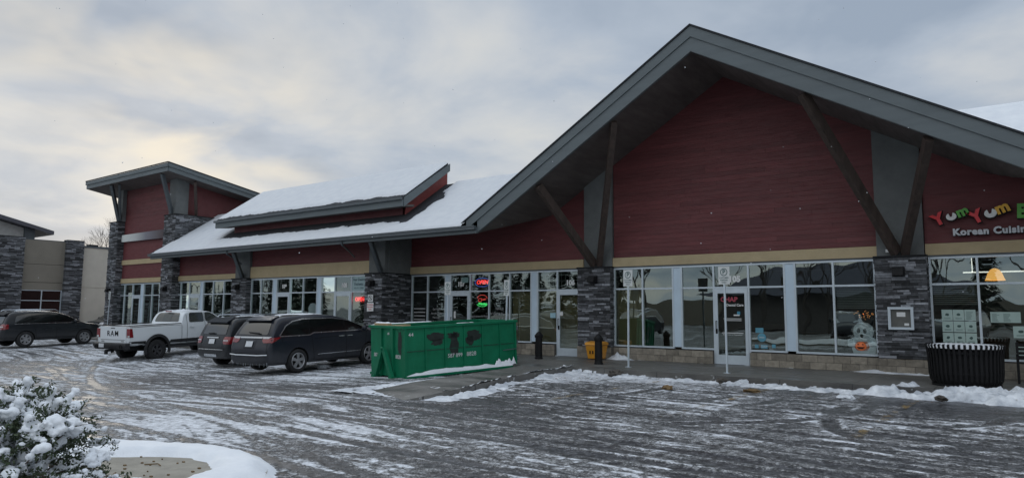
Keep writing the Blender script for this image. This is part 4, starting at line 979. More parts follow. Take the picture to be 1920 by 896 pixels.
def decal(mb, bvh, side, outline, off=.006, step=.06, smooth=1):
    p = chaikin(outline, smooth) if smooth else outline
    dense = []
    for i in range(len(p)):
        a, b = p[i], p[(i+1) % len(p)]; L = math.hypot(b[0]-a[0], b[1]-a[1]); k = max(1, int(L/step))
        dense += [(a[0]+(b[0]-a[0])*j/k, a[1]+(b[1]-a[1])*j/k) for j in range(k)]
    X = [q[0] for q in dense]; Y = [q[1] for q in dense]; inner = []
    arr = np.array([[x, y] for x in np.arange(min(X)+step/2, max(X), step) for y in np.arange(min(Y)+step/2, max(Y), step)])
    if len(arr):
        ins = pdist(arr[:, 0], arr[:, 1], dense) > step*.3; inner = [tuple(q) for q in arr[ins]]
    n = len(dense)
    vs, es, fs, *_ = delaunay_2d_cdt([Vector(q) for q in dense+inner], [(i, (i+1) % n) for i in range(n)], [], 1, 1e-5)
    P = [cast(bvh, side, q[0], q[1], off) for q in vs]
    idx = {}; out = []
    for i, q in enumerate(P):
        if q is not None: idx[i] = len(out); out.append(tuple(q))
    good = []
    for f in fs:
        if all(i in idx for i in f):
            pts = [P[i] for i in f]
            if max((pts[i]-pts[i-1]).length for i in range(len(pts))) < step*6: good.append(tuple(idx[i] for i in f))
    mb.add(out, good)
def strip(mb, bvh, side, line, w, off=.008, step=.05):
    pts = []
    for (a, b) in zip(line[:-1], line[1:]):
        L = math.hypot(b[0]-a[0], b[1]-a[1]); k = max(1, int(L/step)); pts += [(a[0]+(b[0]-a[0])*j/k, a[1]+(b[1]-a[1])*j/k) for j in range(k)]
    pts.append(line[-1]); prev = None
    for i, q in enumerate(pts):
        a = pts[max(i-1, 0)]; b = pts[min(i+1, len(pts)-1)]; dx, dy = b[0]-a[0], b[1]-a[1]; L = math.hypot(dx, dy) or 1; nx, ny = -dy/L*w/2, dx/L*w/2
        c1 = cast(bvh, side, q[0]+nx, q[1]+ny, off); c2 = cast(bvh, side, q[0]-nx, q[1]-ny, off)
        if c1 is None or c2 is None: prev = None; continue
        if prev and (c1-prev[0]).length < step*5: mb.quad(tuple(prev[0]), tuple(prev[1]), tuple(c2), tuple(c1))
        prev = (c1, c2)
def wheel(parent, x, y, r, wd, rimr, kind, side):
    """side -1: right-hand side of the car"""
    m = MB(); h = wd/2
    m.lathe([(rimr, -h*.9), (rimr+.02, -h), (r-.03, -h*.98), (r-.005, -h*.8), (r, -h*.4), (r, h*.4), (r-.005, h*.8), (r-.03, h*.98), (rimr+.02, h), (rimr, h*.9)], 36, 'y', (x, y, r))
    if kind == 'mud':
        for k in range(30):
            a = k*2*math.pi/30
            for s in (-1, 1): m.box(x+(r-.02)*math.cos(a)-.022, x+(r-.02)*math.cos(a)+.022, y+s*h*.55-h*.4, y+s*h*.55+h*.4, r+(r-.02)*math.sin(a)-.022, r+(r-.02)*math.sin(a)+.022)
    t = m.build('wheel', M_tyre, parent, smooth=True)
    m = MB(); o = side*h
    m.lathe([(rimr, o*.85), (rimr-.015, o*.98), (rimr-.035, o*.85), (rimr-.05, o*.1)], 36, 'y', (x, y, r))
    ns = 5 if kind != 'six' else 6; 
    for k in range(ns):
        a = k*2*math.pi/ns+.3; ca, sa = math.cos(a), math.sin(a)
        def pt(rad, tang, yy): return (x+rad*ca-tang*sa, y+yy, r+rad*sa+tang*ca)
        w0, w1 = (.035, .055) if kind != 'mud' else (.045, .065)
        if kind == 'mud': w0, w1 = .03, .06
        f = [pt(.03, -w0, o*.86), pt(.03, w0, o*.86), pt(rimr-.02, w1, o*.93), pt(rimr-.02, -w1, o*.93)]; bk = [pt(.03, -w0, o*.6), pt(.03, w0, o*.6), pt(rimr-.02, w1, o*.7), pt(rimr-.02, -w1, o*.7)]
        m.add(f+bk, [(0, 1, 2, 3), (0, 4, 5, 1), (1, 5, 6, 2), (3, 2, 6, 7), (0, 3, 7, 4)])
    m.lathe([(0, o*.93), (.05, o*.92), (.06, o*.8)], 14, 'y', (x, y, r))
    m.build('rim', M_rimd if kind == 'mud' else M_rim, t)
    MB().disc((x, y+o*.25, r), rimr-.02, 24).build('brake_backing', M_dark, t)
    return t
def box_on(mb, bvh, side, cx, cz, w, h, off=.01): decal(mb, bvh, side, [(cx-w/2, cz-h/2), (cx+w/2, cz-h/2), (cx+w/2, cz+h/2), (cx-w/2, cz+h/2)], off, .1, 0)
def mirror(par, y, x, z, m):
    for s in (-1, 1):
        mb = MB(); mb.m = Matrix.Translation((x, s*(y+.13), z)); mb.lathe([(0, -.06), (.07, -.05), (.1, 0), (.09, .05), (0, .07)], 12, 'x'); mb.m = Matrix(); mb.beam((x+.02, s*(y-.06), z-.04), (x, s*(y+.06), z-.03), .03, .03); mb.build('wing_mirror', m, par, smooth=True)
def vroot(name, pos, head, pit, label, cat, rol=0):
    r = root(name, pos, label, cat); r.rotation_mode = 'XYZ'
    Rm = Matrix.Rotation(head, 3, 'Z') @ Matrix.Rotation(-pit, 3, 'Y') @ Matrix.Rotation(rol, 3, 'X'); r.rotation_euler = Rm.to_euler(); return r
def roofsnow(bvh, par, x0, x1, hw_, amt=.02, thr=.5, st=.06):
    xs = np.arange(x0, x1, st); ys = np.arange(-hw_, hw_+.01, st); v = []; idx = {}
    for i, x in enumerate(xs):
        for j, y in enumerate(ys):
            h = bvh.ray_cast(Vector((x, y, 6)), Vector((0, 0, -1)))
            if h[0] is None: continue
            n = float(fbm(np.array(x+7), np.array(y*1.6+3), 4, 2.1)); e = min(1, (x-x0)/.1, (x1-x)/.1, (hw_-abs(y))/.08)
            v.append((x, y, h[0].z+amt*min(1, max(-1, (n-thr)*8))*max(0, e)-.006)); idx[(i, j)] = len(v)-1
    f = [(idx[a], idx[b], idx[c], idx[d]) for i in range(len(xs)-1) for j in range(len(ys)-1) for a, b, c, d in [((i, j), (i+1, j), (i+1, j+1), (i, j+1))] if all(q in idx for q in (a, b, c, d))]
    return MB().add(v, f).build('roof_snow_patch', M_snow, par, smooth=True)
# ---- dark minivan
def minivan(pos, head, pit, label):
    r = vroot('minivan', pos, head, pit, label, 'minivan', R(-.6))
    p = car_paint('midnight_blue_paint', (.012, .015, .024), .1, .28, .32)
    xs = [-1.07, -1.05, -1.0, -.95, -.9, -.84, -.77, -.70, -.62, -.5, -.25, .1, .6, 1.2, 1.8, 2.3, 2.7, 3.0, 3.25, 3.5, 3.75, 3.92, 4.03, 4.08]
    top = [(-1.07, .60), (-1.05, .78), (-1.0, .92), (-.95, 1.05), (-.9, 1.16), (-.84, 1.28), (-.77, 1.40), (-.70, 1.50), (-.62, 1.60), (-.5, 1.68), (-.25, 1.72), (.5, 1.745), (1.3, 1.735), (1.8, 1.67), (2.2, 1.55), (3.1, 1.15), (3.25, 1.10), (3.75, .98), (3.95, .88), (4.03, .74), (4.08, .6)]
    bot = [(-1.07, .38), (-1.0, .30), (-.8, .25), (3.6, .22), (4.08, .34)]
    plan = [(-1.07, .80), (-1.05, .86), (-1.0, .92), (-.9, .96), (-.5, .99), (0, 1), (3, 1), (3.5, .96), (3.8, .88), (4.0, .74), (4.08, .6)]
    b, v = car_shell('body', xs, top, bot, plan, .99, .72, 1.08, .235, 1.75, (0, 3.0), .41, p, r)
    m = MB()
    for s in ('right', 'left'): decal(m, v, s, [(-.66, 1.13), (.42, 1.12), (.62, 1.18), (3.0, 1.18), (2.2, 1.48), (1.5, 1.58), (.3, 1.59), (-.10, 1.53), (-.38, 1.40)], .007)
    decal(m, v, 'rear', [(-.70, 1.17), (.70, 1.17), (.65, 1.38), (.57, 1.56), (-.57, 1.56), (-.65, 1.38)], .008)
    decal(m, v, 'front', [(-.72, 1.2), (.72, 1.2), (.58, 1.6), (-.58, 1.6)], .008)
    m.build('window_glass', M_cglass, r, smooth=True)
    m = MB()
    for s in ('right', 'left'):
        m.build('chrome_trim', M_chrome, r) if m.v else None; m = MB()
        strip(m, v, s, [(-.66, 1.115), (.42, 1.105), (.62, 1.165), (3.02, 1.165)], .034, .012); strip(m, v, s, [(-.68, 1.12), (-.40, 1.41), (-.11, 1.545), (.3, 1.605), (1.5, 1.595), (2.22, 1.495), (3.03, 1.17)], .030, .012)
        strip(m, v, s, [(.75, .50), (1.92, .50)], .02, .012); strip(m, v, s, [(1.96, .50), (2.6, .50)], .02, .012)
    strip(m, v, 'rear', [(-.52, 1.09), (.52, 1.09)], .045, .014)
    for x0 in (1.62, 1.98): m.box(x0, x0+.22, -1.0, -.965, 1.0, 1.03)
    m.build('chrome_trim', M_chrome, r)
    m = MB(); strip(m, v, 'rear', [(-.86, .60), (-.5, .58), (.5, .58), (.86, .60)], .03, .03); m.build('bumper_snow_line', M_snow, r)
    for s in (-1, 1):
        m = MB(); decal(m, v, 'rear', [(s*.50, 1.07), (s*.95, 1.08), (s*.97, .95), (s*.60, .93)], .010, .04, 1)
        decal(m, v, 'right' if s < 0 else 'left', [(-.95, .93), (-.62, 1.09), (-.72, 1.10), (-.96, 1.08)], .010, .04, 0)
        m.build('tail_light', M_tail, r, smooth=True)
    m = MB()
    for s in (-1, 1): decal(m, v, 'rear', [(s*.52, 1.115), (s*.90, 1.115), (s*.80, 1.06), (s*.56, 1.055)], .014, .04, 0)
    m.build('reverse_light', M_tailw, r)
    m = MB(); box_on(m, v, 'rear', .0, .90, .32, .16, .02); m.build('number_plate', M_plate, r)
    m = MB()
    for s in ('right', 'left'):
        for line in ([(1.93, 1.6), (1.93, .33)], [(.50, 1.1), (.62, .34)], [(2.86, 1.15), (2.72, .4)], [(.7, .34), (2.65, .30)], [(-.55, 1.1), (-.6, .95)], [(.45, 1.12), (.5, 1.6)]): strip(m, v, s, line, .012, .009)
        strip(m, v, s, [(.62, .99), (1.92, 1.03)], .012, .010)
    for line in ([(-.83, .62), (.83, .62)], [(-.84, .62), (-.76, 1.2)], [(.84, .62), (.76, 1.2)], [(-.25, .78), (.25, .78)], [(-.25, 1.04), (-.25, .78)], [(.25, .78), (.25, 1.04)]): strip(m, v, 'rear', line, .012, .009)
    m.build('panel_gap', M_seam, r)
    m = MB(); m.prism([(-.74, 1.60), (-.42, 1.72), (-.42, 1.67), (-.72, 1.565)], 'y', -.58, .58); m.build('spoiler', p, r)
    MB().beam((-.93, -.35, 1.22), (-.90, .18, 1.24), .02, .03).build('wiper', M_plastic, r)
    roofsnow(v, r, -.6, 1.9, .62, .022, .53); mirror(r, .95, 2.65, 1.22, p)
    for x in (0, 3.0):
        for s in (-1, 1): wheel(r, x, s*.865, .355, .235, .25, 'five', s)
    rng = random.Random(3)
    for i in range(14): y = -.8+i*.12+rng.uniform(-.04, .04); MB().tube([(-1.02, y, .36), (-1.02, y, .36-rng.uniform(.05, .16))], [.008, .002], 5).build('icicle', mat('ice', (.5, .55, .6), .15, spec=.8), r)
    return r
van = minivan((-18.75, 13.15, -.40), R(93.2), R(1.6), 'dark navy minivan with chrome window trim parked beside the green dumpster')
# ---- dark SUV (Mercedes-like box shape, seen from behind)
def suv(pos, head, pit, label, paintc=(.013, .016, .02), L=2.92, name='suv', lights=True, hk=1.0):
    r = vroot(name, pos, head, pit, label, 'SUV')
    p = car_paint(name+'_dark_paint', paintc, .1, .26, .3)
    xs = [-1.02, -1.0, -.96, -.91, -.86, -.80, -.72, -.62, -.5, -.2, .3, .9, 1.5, 2.0, 2.4, 2.7, 2.9, 3.2, 3.5, 3.68, 3.76, 3.80]
    k = hk
    top = [(-1.02, .62), (-1.0, .80), (-.96, 1.0), (-.91, 1.12*k), (-.86, 1.24*k), (-.80, 1.40*k), (-.72, 1.56*k), (-.62, 1.68*k), (-.5, 1.73*k), (.3, 1.78*k), (1.3, 1.76*k), (1.7, 1.68*k), (2.55, 1.20*k), (2.7, 1.14*k), (3.5, 1.04*k), (3.7, .92), (3.80, .66)]
    bot = [(-1.02, .42), (-.9, .33), (0, .30), (3.4, .28), (3.8, .42)]
    plan = [(-1.02, .80), (-1.0, .88), (-.9, .95), (-.5, .99), (0, 1), (2.9, 1), (3.4, .95), (3.7, .82), (3.8, .65)]
    b, v = car_shell('body', xs, top, bot, plan, .955, .75, 1.10*k, .19, 1.78*k, (0, L), .42, p, r)
    m = MB()
    for s in ('right', 'left'): decal(m, v, s, [(-.50, 1.17*k), (2.42, 1.17*k), (1.75, 1.55*k), (1.2, 1.64*k), (.1, 1.64*k), (-.42, 1.52*k)], .007)
    decal(m, v, 'rear', [(-.66, 1.17*k), (.66, 1.17*k), (.60, 1.58*k), (-.60, 1.58*k)], .008); decal(m, v, 'front', [(-.68, 1.22*k), (.68, 1.22*k), (.56, 1.62*k), (-.56, 1.62*k)], .008)
    m.build('window_glass', M_cglass, r, smooth=True)
    for s in (-1, 1):
        m = MB(); decal(m, v, 'rear', [(s*.62, 1.10), (s*.93, 1.10), (s*.95, .84), (s*.62, .86)], .010, .04, 1); decal(m, v, 'right' if s < 0 else 'left', [(-.94, .85), (-.74, .88), (-.74, 1.09), (-.94, 1.1)], .010, .04, 0)
        m.build('tail_light', M_tail, r, smooth=True)
    m = MB()
    for s in (-1, 1): strip(m, v, 'rear', [(s*.64, .97), (s*.92, .97)], .03, .016)
    m.build('reverse_light', M_tailw, r)
    m = MB(); strip(m, v, 'rear', [(-.33, 1.06), (.33, 1.06)], .035, .016); strip(m, v, 'rear', [(-.7, .66), (.7, .66)], .03, .02); strip(m, v, 'rear', [(-.35, .46), (.35, .46)], .08, .02)
    for s in ('right', 'left'): strip(m, v, s, [(-.5, 1.15*k), (2.45, 1.15*k)], .02, .012)
    m.build('chrome_trim', M_chrome, r)
    for s in (-1, 1): MB().tube([(-.4, s*.62, 1.76*k), (-.3, s*.62, 1.82*k), (1.4, s*.61, 1.83*k), (1.55, s*.61, 1.74*k)], .02, 6).build('roof_rail', M_chrome, r)
    m = MB(); box_on(m, v, 'rear', .0, .93, .32, .16, .02); box_on(m, v, 'front', .0, .62, .3, .15, .03); m.build('number_plate', M_plate, r)
    m = MB()
    for s in ('right', 'left'):
        for line in ([(1.35, 1.15*k), (1.35, .40)], [(.35, 1.15*k), (.45, .42)], [(2.35, 1.12*k), (2.38, .42)], [(.5, .42), (2.4, .40)], [(1.3, 1.17*k), (1.25, 1.62*k)], [(.3, 1.17*k), (.25, 1.62*k)]): strip(m, v, s, line, .012, .009)
    for line in ([(-.8, .70), (.8, .70)], [(-.6, .70), (-.6, 1.15)], [(.6, .70), (.6, 1.15)]): strip(m, v, 'rear', line, .012, .009)
    m.build('panel_gap', M_seam, r)
    m = MB()
    for s in ('right', 'left'): strip(m, v, s, [(-.9, .42), (-.42, .42)], .12, .01); strip(m, v, s, [(.48, .38), (2.45, .38)], .12, .01)
    decal(m, v, 'front', [(-.45, .95), (.45, .95), (.38, .70), (-.38, .70)], .01)
    m.build('lower_cladding', M_plastic, r)
    m = MB()
    for s in (-1, 1): decal(m, v, 'front', [(s*.52, .98), (s*.86, 1.0), (s*.88, .84), (s*.52, .82)], .01, .04, 1)
    m.build('headlight', M_tailw, r, smooth=True)
    m = MB(); m.prism([(-.82, 1.60*k), (-.5, 1.75*k), (-.5, 1.70*k), (-.80, 1.56*k)], 'y', -.58, .58); m.build('spoiler', p, r)
    MB().beam((-.93, -.05, 1.22*k), (-.91, .32, 1.20*k), .02, .03).build('wiper', M_plastic, r)
    mirror(r, .92, 2.15, 1.22*k, p); roofsnow(v, r, -.5, 1.6, .6, .018, .57)
    for x in (0, L):
        for s in (-1, 1): wheel(r, x, s*.82, .37, .25, .24, 'six' if L < 2.8 else 'five', s)
    return r
suv((-22.85, 14.3, -.52), R(93), R(1.2), 'black SUV with chrome tailgate strip parked between the white pickup and the minivan')
suv((-38.7, 12.6, -.33), R(97.5), R(1.0), 'black crossover with silver wheels seen side-on at the left edge of the lot', L=2.70, hk=.955)
suv((-51.0, 23.9, -.40), R(-68), 0, 'dark car facing the camera, mostly hidden behind the tall tower pillar', L=2.75, paintc=(.02, .025, .03))
# ---- white pickup
def pickup(pos, head, pit, label):
    r = vroot('pickup_truck', pos, head, pit, label, 'pickup truck')
    p = car_paint('white_truck_paint', (.72, .755, .775), .0, .35, .28)
    xs = [-1.20, -1.195, -1.17, -1.0, -.6, 0, .6, 1.0, 1.13, 1.17, 1.22, 1.32, 1.5, 1.9, 2.5, 2.85, 3.1, 3.45, 3.55, 3.8, 4.3, 4.55, 4.62, 4.65]
    top = [(-1.20, 1.40), (-1.17, 1.42), (1.15, 1.42), (1.17, 1.44), (1.22, 1.65), (1.32, 1.86), (1.5, 1.94), (2.0, 1.97), (2.6, 1.94), (2.85, 1.86), (3.45, 1.44), (3.6, 1.38), (4.3, 1.32), (4.55, 1.22), (4.65, .95)]
    bot = [(-1.20, .72), (-1.0, .62), (0, .60), (1.1, .56), (3.2, .54), (4.5, .56), (4.65, .68)]
    plan = [(-1.2, .965), (-1.1, .985), (0, 1), (4.0, 1), (4.45, .95), (4.65, .82)]
    b, v = car_shell('body', xs, top, bot, plan, 1.0, .95, 1.36, .17, 1.96, (0, 3.57), .53, p, r, square=.6)
    # open bed
    bo = MB().box(-1.12, 1.10, -.84, .84, .95, 1.7).build('cut', M_plastic); md = b.modifiers.new('b', 'BOOLEAN'); md.object = bo; md.operation = 'DIFFERENCE'; md.solver = 'EXACT'
    b.data.materials.append(M_plastic)
    me = evaluated(b); b.modifiers.clear(); b.data = me; bpy.data.objects.remove(bo)
    m = MB(); m.box(-1.19, 1.12, -.99, -.86, 1.425, 1.455).box(-1.19, 1.12, .86, .99, 1.425, 1.455).box(-1.215, -1.14, -.95, .95, 1.43, 1.445); m.build('bed_rail_cap', M_plastic, r)
    m = MB(); decal(m, v, 'right', [(1.52, 1.46), (2.28, 1.46), (2.28, 1.86), (1.58, 1.86)], .008, .06, 1); decal(m, v, 'right', [(2.36, 1.46), (3.22, 1.46), (2.86, 1.74), (2.62, 1.86), (2.36, 1.86)], .008, .06, 1)
    decal(m, v, 'left', [(1.52, 1.46), (3.2, 1.46), (2.8, 1.80), (1.58, 1.86)], .008, .06, 1); decal(m, v, 'front', [(-.75, 1.48), (.75, 1.48), (.62, 1.84), (-.62, 1.84)], .008)
    m.build('window_glass', M_cglass, r, smooth=True)
    m = MB(); decal(m, v, 'rear', [(-.74, 1.49), (0, 1.49), (.74, 1.49), (.70, 1.68), (.64, 1.85), (0, 1.87), (-.64, 1.85), (-.70, 1.68)], .010, .06, 1); rw = m.build('rear_window', mat('smoky_glass', (.07, .075, .07), .08, spec=.8), r, smooth=True)
    m = MB(); decal(m, v, 'rear', [(-.26, 1.51), (.26, 1.51), (.26, 1.85), (-.26, 1.85)], .016, .06, 0); m.build('sliding_pane', M_cglass2, rw, smooth=True)
    m = MB(); m.box(1.24, 1.30, -.16, .16, 1.90, 1.945); m.build('third_brake_light', M_tail, r)
    m = MB()
    for s in (-1, 1):
        m.prism([(-1.222, .98), (-1.222, 1.33), (-1.12, 1.33), (-1.06, .98)], 'y', s*.80, s*1.004)
    m.build('tail_light', M_tail, r, bevel=.012)
    m = MB(); m.box(-1.226, -1.2, -.985, -.87, .99, 1.06).box(-1.226, -1.2, .87, .985, .99, 1.06); m.build('reverse_light', M_tailw, r)
    tg = MB().box(-1.232, -1.19, -.77, .77, .76, 1.415).build('tailgate', p, r, bevel=.012)
    m = MB(); add_text(m, 'RAM', .30, (-1.235, 0, 1.13), (0, -1, 0), (0, 0, 1), bold=.001, ext=.006, space=1.25); m.build('lettering', M_black, tg)
    m = MB(); m.box(-1.236, -1.23, -.12, .12, 1.33, 1.36); m.box(-1.236, -1.23, -.68, -.5, .82, .845); m.box(-1.236, -1.23, .5, .68, .82, .845); m.build('tailgate_handle', M_plastic, tg)
    MB().box(-1.236, -1.228, -.72, .72, .885, .90).build('crease', M_seam, tg)
    m = MB()
    m.prism([(-1.36, .60), (-1.40, .66), (-1.40, .76), (-1.20, .78), (-1.15, .52), (-1.30, .52)], 'y', -.98, .98)
    m.build('rear_bumper', M_plastic, r, bevel=.03)
    m = MB()
    for s in (-1, 1): m.lathe([(.05, -1.41), (.085, -1.412), (.085, -1.37)], 14, 'x', (0, s*.72, .64))
    m.build('exhaust_tip', M_seam, r)
    MB().box(-1.412, -1.40, .28, .58, .60, .75).build('number_plate', M_plate, r)
    m = MB(); m.box(-1.5, -1.2, -.05, .05, .44, .53); m.box(-1.52, -1.46, -.07, .07, .34, .5); m.build('tow_hitch', M_black, r)
    m = MB()
    for s in ('right', 'left'):
        decal(m, v, s, [(.52, .56), (3.05, .56), (3.05, .80), (.62, .80)], .006, .08, 0); decal(m, v, s, [(-1.19, .66), (-.5, .62), (-.5, .82), (-1.19, .82)], .006, .08, 0)
    for cx in (0, 3.57):
        for s in (-1, 1):
            n = 20; inr, ou = .50, .61
            A = [(cx+a_*math.cos(t_), s*y_, .455+a_*math.sin(t_)) for i in range(n+1) for t_ in [R(-18)+R(216)*i/n] for a_, y_ in ((inr, 1.045), (ou, 1.02), (inr, .97))]
            m.add(A, [q for i in range(n) for q in ((3*i, 3*i+1, 3*i+4, 3*i+3), (3*i, 3*i+3, 3*i+5, 3*i+2))])
    m.build('fender_flare', M_plastic, r)
    m = MB()
    for s in ('right', 'left'):
        for line in ([(1.14, 1.40), (1.14, .58)], [(1.42, 1.80), (1.40, .62)], [(2.32, 1.86), (2.32, .6)], [(3.2, 1.44), (3.12, .66)], [(1.42, .62), (3.1, .6)]): strip(m, v, s, line, .014, .009)
    m.build('panel_gap', M_seam, r)
    m = MB()
    for x in (1.52, 2.42): m.box(x, x+.24, -1.03, -.99, 1.26, 1.29); m.box(x, x+.24, .99, 1.03, 1.26, 1.29)
    m.build('door_handle', p, r)
    m = MB(); m.tube([(.55, -.98, .50), (3.0, -.98, .50)], .045, 8).tube([(.55, .98, .50), (3.0, .98, .50)], .045, 8); m.box(-1.0, 4.2, -.45, -.35, .42, .6); m.box(-1.0, 4.2, .35, .45, .42, .6); m.tube([(0, -.8, .42), (0, .8, .42)], .07, 8); m.build('side_step', M_plastic, r)
    mb = MB(); mb.m = Matrix.Translation((2.0, .0, 1.975)); mb.lathe([(.07, 0), (.05, .03), (0, .05)], 10); mb.build('roof_antenna', p, r)
    mirror(r, 1.0, 3.0, 1.5, M_plastic); roofsnow(v, r, 1.45, 2.9, .62, .02, .42)
    for x in (0, 3.57):
        for s in (-1, 1): wheel(r, x, s*.86, .42, .29, .23, 'mud', s)
    return r
pickup((-29.3, 14.0, -.57), R(101), R(2.0), 'white crew-cab pickup with black fender flares and RAM on its tailgate')
# ================================================================== green roll-off dumpster
def green_mat():
    m = bpy.data.materials.new('green_dumpster_paint'); m.use_nodes = True; t = NT(m.node_tree); b = m.node_tree.nodes['Principled BSDF']
    tcn = t.n('ShaderNodeTexCoord'); P = tcn.outputs['Object']
    c = t.ramp(t.noise(P, 2.2, 6, .65), [(.3, (.003, .125, .058)), (.7, (.006, .185, .09))])
    rust = t.ramp(t.noise(t.mapping(P, (1, 1, .5)), 9, 8, .75), [(.66, 0), (.72, 1)])
    c = t.mix(t.math('MULTIPLY', rust, .7), c, (.05, .035, .02))
    chalk = t.ramp(t.noise(t.mapping(P, (3, 3, .35)), 4, 7, .7), [(.55, 0), (.8, 1)]); c = t.mix(t.math('MULTIPLY', chalk, .2), c, (.05, .22, .13))
    t.l(c, b.inputs['Base Color']); b.inputs['Roughness'].default_value = .5; b.inputs['Specular IOR Level'].default_value = .25
    bn = t.n('ShaderNodeBump'); bn.inputs['Strength'].default_value = .15; bn.inputs['Distance'].default_value = .02; t.l(t.noise(P, 3.5, 3, .5), bn.inputs['Height']); t.l(bn.outputs[0], b.inputs['Normal']); return m
M_green = green_mat()
DL, DW, DH = 3.655, 1.80, 1.43
dp = vroot('roll_off_dumpster', (-12.68, 12.64, -.33), R(75.14), R(2.38), 'big green roll-off dumpster with blacked-out patches and a phone number, parked beside the walkway', 'dumpster')
m = MB(); th = .03; z0 = .12
for a in ((0, DL, 0, th), (0, DL, DW-th, DW), (0, th, th, DW-th), (DL-th, DL, th, DW-th)): m.box(a[0], a[1], a[2], a[3], z0, DH-.02)
m.box(th, DL-th, th, DW-th, z0, z0+.04); db = m.build('container', M_green, dp)
m = MB()
for a in ((-.05, DL+.05, -.05, .05), (-.05, DL+.05, DW-.05, DW+.05), (-.05, .05, .05, DW-.05), (DL-.05, DL+.05, .05, DW-.05)): m.box(a[0], a[1], a[2], a[3], DH-.07, DH)
m.build('top_rail', M_green, dp, bevel=.008)
rib = MB(); 
for i in range(1, 6):
    x = .02+i*DL/6; rib.prism([(-.05, z0+.02), (-.0, z0+.02), (-.0, DH-.07), (-.03, DH-.07), (-.03, .35)], 'x', x-.02, x+.02); rib.prism([(DW, z0), (DW+.05, z0), (DW+.03, DH-.07), (DW, DH-.07)], 'x', x-.02, x+.02)
for x in (.0, DL-.06): rib.box(x, x+.06, -.035, 0, z0, DH-.07)
rib.build('side_rib', M_green, dp)
MB().box(.0, DL, -.012, 0, .765, .785).build('weld_line', mat('weld_dark_green', (.006, .055, .03), .5), dp)
MB().box(0, DL, -.09, .02, .10, .16).box(0, DL, DW-.02, DW+.09, .10, .16).build('bottom_rail', M_green, dp)
m = MB()
m.box(-.05, 0, .50, .60, z0, DH-.07); m.box(-.05, 0, 1.12, 1.22, z0, DH-.07)
m.build('front_post', M_green, dp)
m = MB(); ap = Vector((-.18, .86, .80))
m.beam((-.12, .42, .06), (-.14, .80, .80), .09, .12, (0, 1, 0)); m.beam((-.12, 1.36, .06), (-.14, .92, .80), .09, .12, (0, 1, 0)); m.tube([(-.14, .80, .80), (-.17, .83, .86), (-.17, .89, .86), (-.14, .92, .80)], .03, 8)
m.box(-.2, .05, .34, .50, 0, .14); m.box(-.2, .05, 1.28, 1.44, 0, .14)
m.build('hook_frame', M_green, dp)
MB().box(.1, DL-.1, .35, .5, -.03, .11).box(.1, DL-.1, 1.3, 1.45, -.03, .11).build('floor_rail', M_dark, dp)
m = MB()
for z in (.35, .80, 1.2): m.tube([(DL+.03, -.03, z-.06), (DL+.03, -.03, z+.06)], .025, 8)
m.tube([(DL-.5, -.045, .60), (DL+.02, -.045, .62)], .012, 6); m.build('gate_hinge', M_gutter, dp)
# painted marks
M_wpaint = mat('stencil_white', (.56, .58, .57), .6, var=.2, vscale=20); M_bpaint = mat('blackout_paint', (.012, .02, .016), .6, var=.4)
XD, YD = (1, 0, 0), (0, 0, 1)
m = MB(); add_text(m, '44', .12, (.20, -.008, 1.20), bold=.004, space=1.3); add_text(m, '587 899', .145, (1.545, -.014, .58), bold=.001, align='CENTER'); add_text(m, '8828', .16, (2.08, -.014, .585), bold=.001)
add_text(m, '44', .10, (-.010, .80, 1.22), (0, -1, 0), bold=.003); add_text(m, '587 8', .13, (-.010, 1.47, .64), (0, -1, 0), bold=.003); add_text(m, '8828', .13, (-.010, .30, .64), (0, -1, 0), bold=.003)
m.build('lettering', M_wpaint, dp)
m = MB(); rng = random.Random(11)
def blot(cx, cz, a, b, n=34, y=-.006, front=False, shape=None):
    pts = []
    for i in range(n):
        t_ = 2*math.pi*i/n; k = 1+.38*mnoise.noise(Vector((math.cos(t_)*1.6+cx*5, math.sin(t_)*1.6+cz*7, 3.1)))+rng.uniform(-.12, .12); pts.append((cx+a*k*math.copysign(abs(math.cos(t_))**.7, math.cos(t_)), cz+b*k*math.copysign(abs(math.sin(t_))**.7, math.sin(t_))))
    if shape: pts = [(cx+(px_-cx)*shape((pz_-cz)/b), pz_) for px_, pz_ in pts]
    m = MB(); m.add([(y, px_, pz_) if front else (px_, y, pz_) for px_, pz_ in pts], [tuple(range(n))]); m.build('blackout_patch', M_bpaint, dp)
blot(.94, 1.10, .25, .11); blot(.98, .97, .16, .08); blot(1.53, .90, .13, .30, shape=lambda q: 1.0-.25*q); blot(1.52, 1.12, .19, .07); blot(2.16, 1.08, .24, .14); blot(2.04, .95, .12, .13); blot(.21, .98, .10, .30, front=True, y=-.006)
# snow caught on the ledge, rims and load
m = MB()
def ridge(p0, p1, w, h, n=60, seed=0, rag=.5, name='ledge_snow'):
    p0 = Vector(p0); p1 = Vector(p1); d = (p1-p0).normalized(); s = d.cross(Vector((0, 0, 1))).normalized(); v = []; f = []
    for i in range(n+1):
        t_ = i/n; q = p0.lerp(p1, t_); hh = h*(1-rag+rag*2*float(fbm(np.array(t_*8+seed), np.array(seed*1.7), 4, 1.3)))
        for j, (a, b) in enumerate(((-.5, 0), (-.42, .6), (-.1, 1), (.25, .8), (.5, 0))): v.append(tuple(q+s*w*a+Vector((0, 0, hh*b*(min(1, 12*t_, 12*(1-t_)))))))
    for i in range(n):
        for j in range(4): f.append((i*5+j, i*5+j+1, (i+1)*5+j+1, (i+1)*5+j))
    m.add(v, f)
ridge((.02, -.045, .155), (DL-.02, -.045, .155), .085, .10, seed=3, rag=.6); ridge((DL*.78, -.04, .2), (DL-.05, -.04, .2), .06, .13, seed=9, rag=.9)
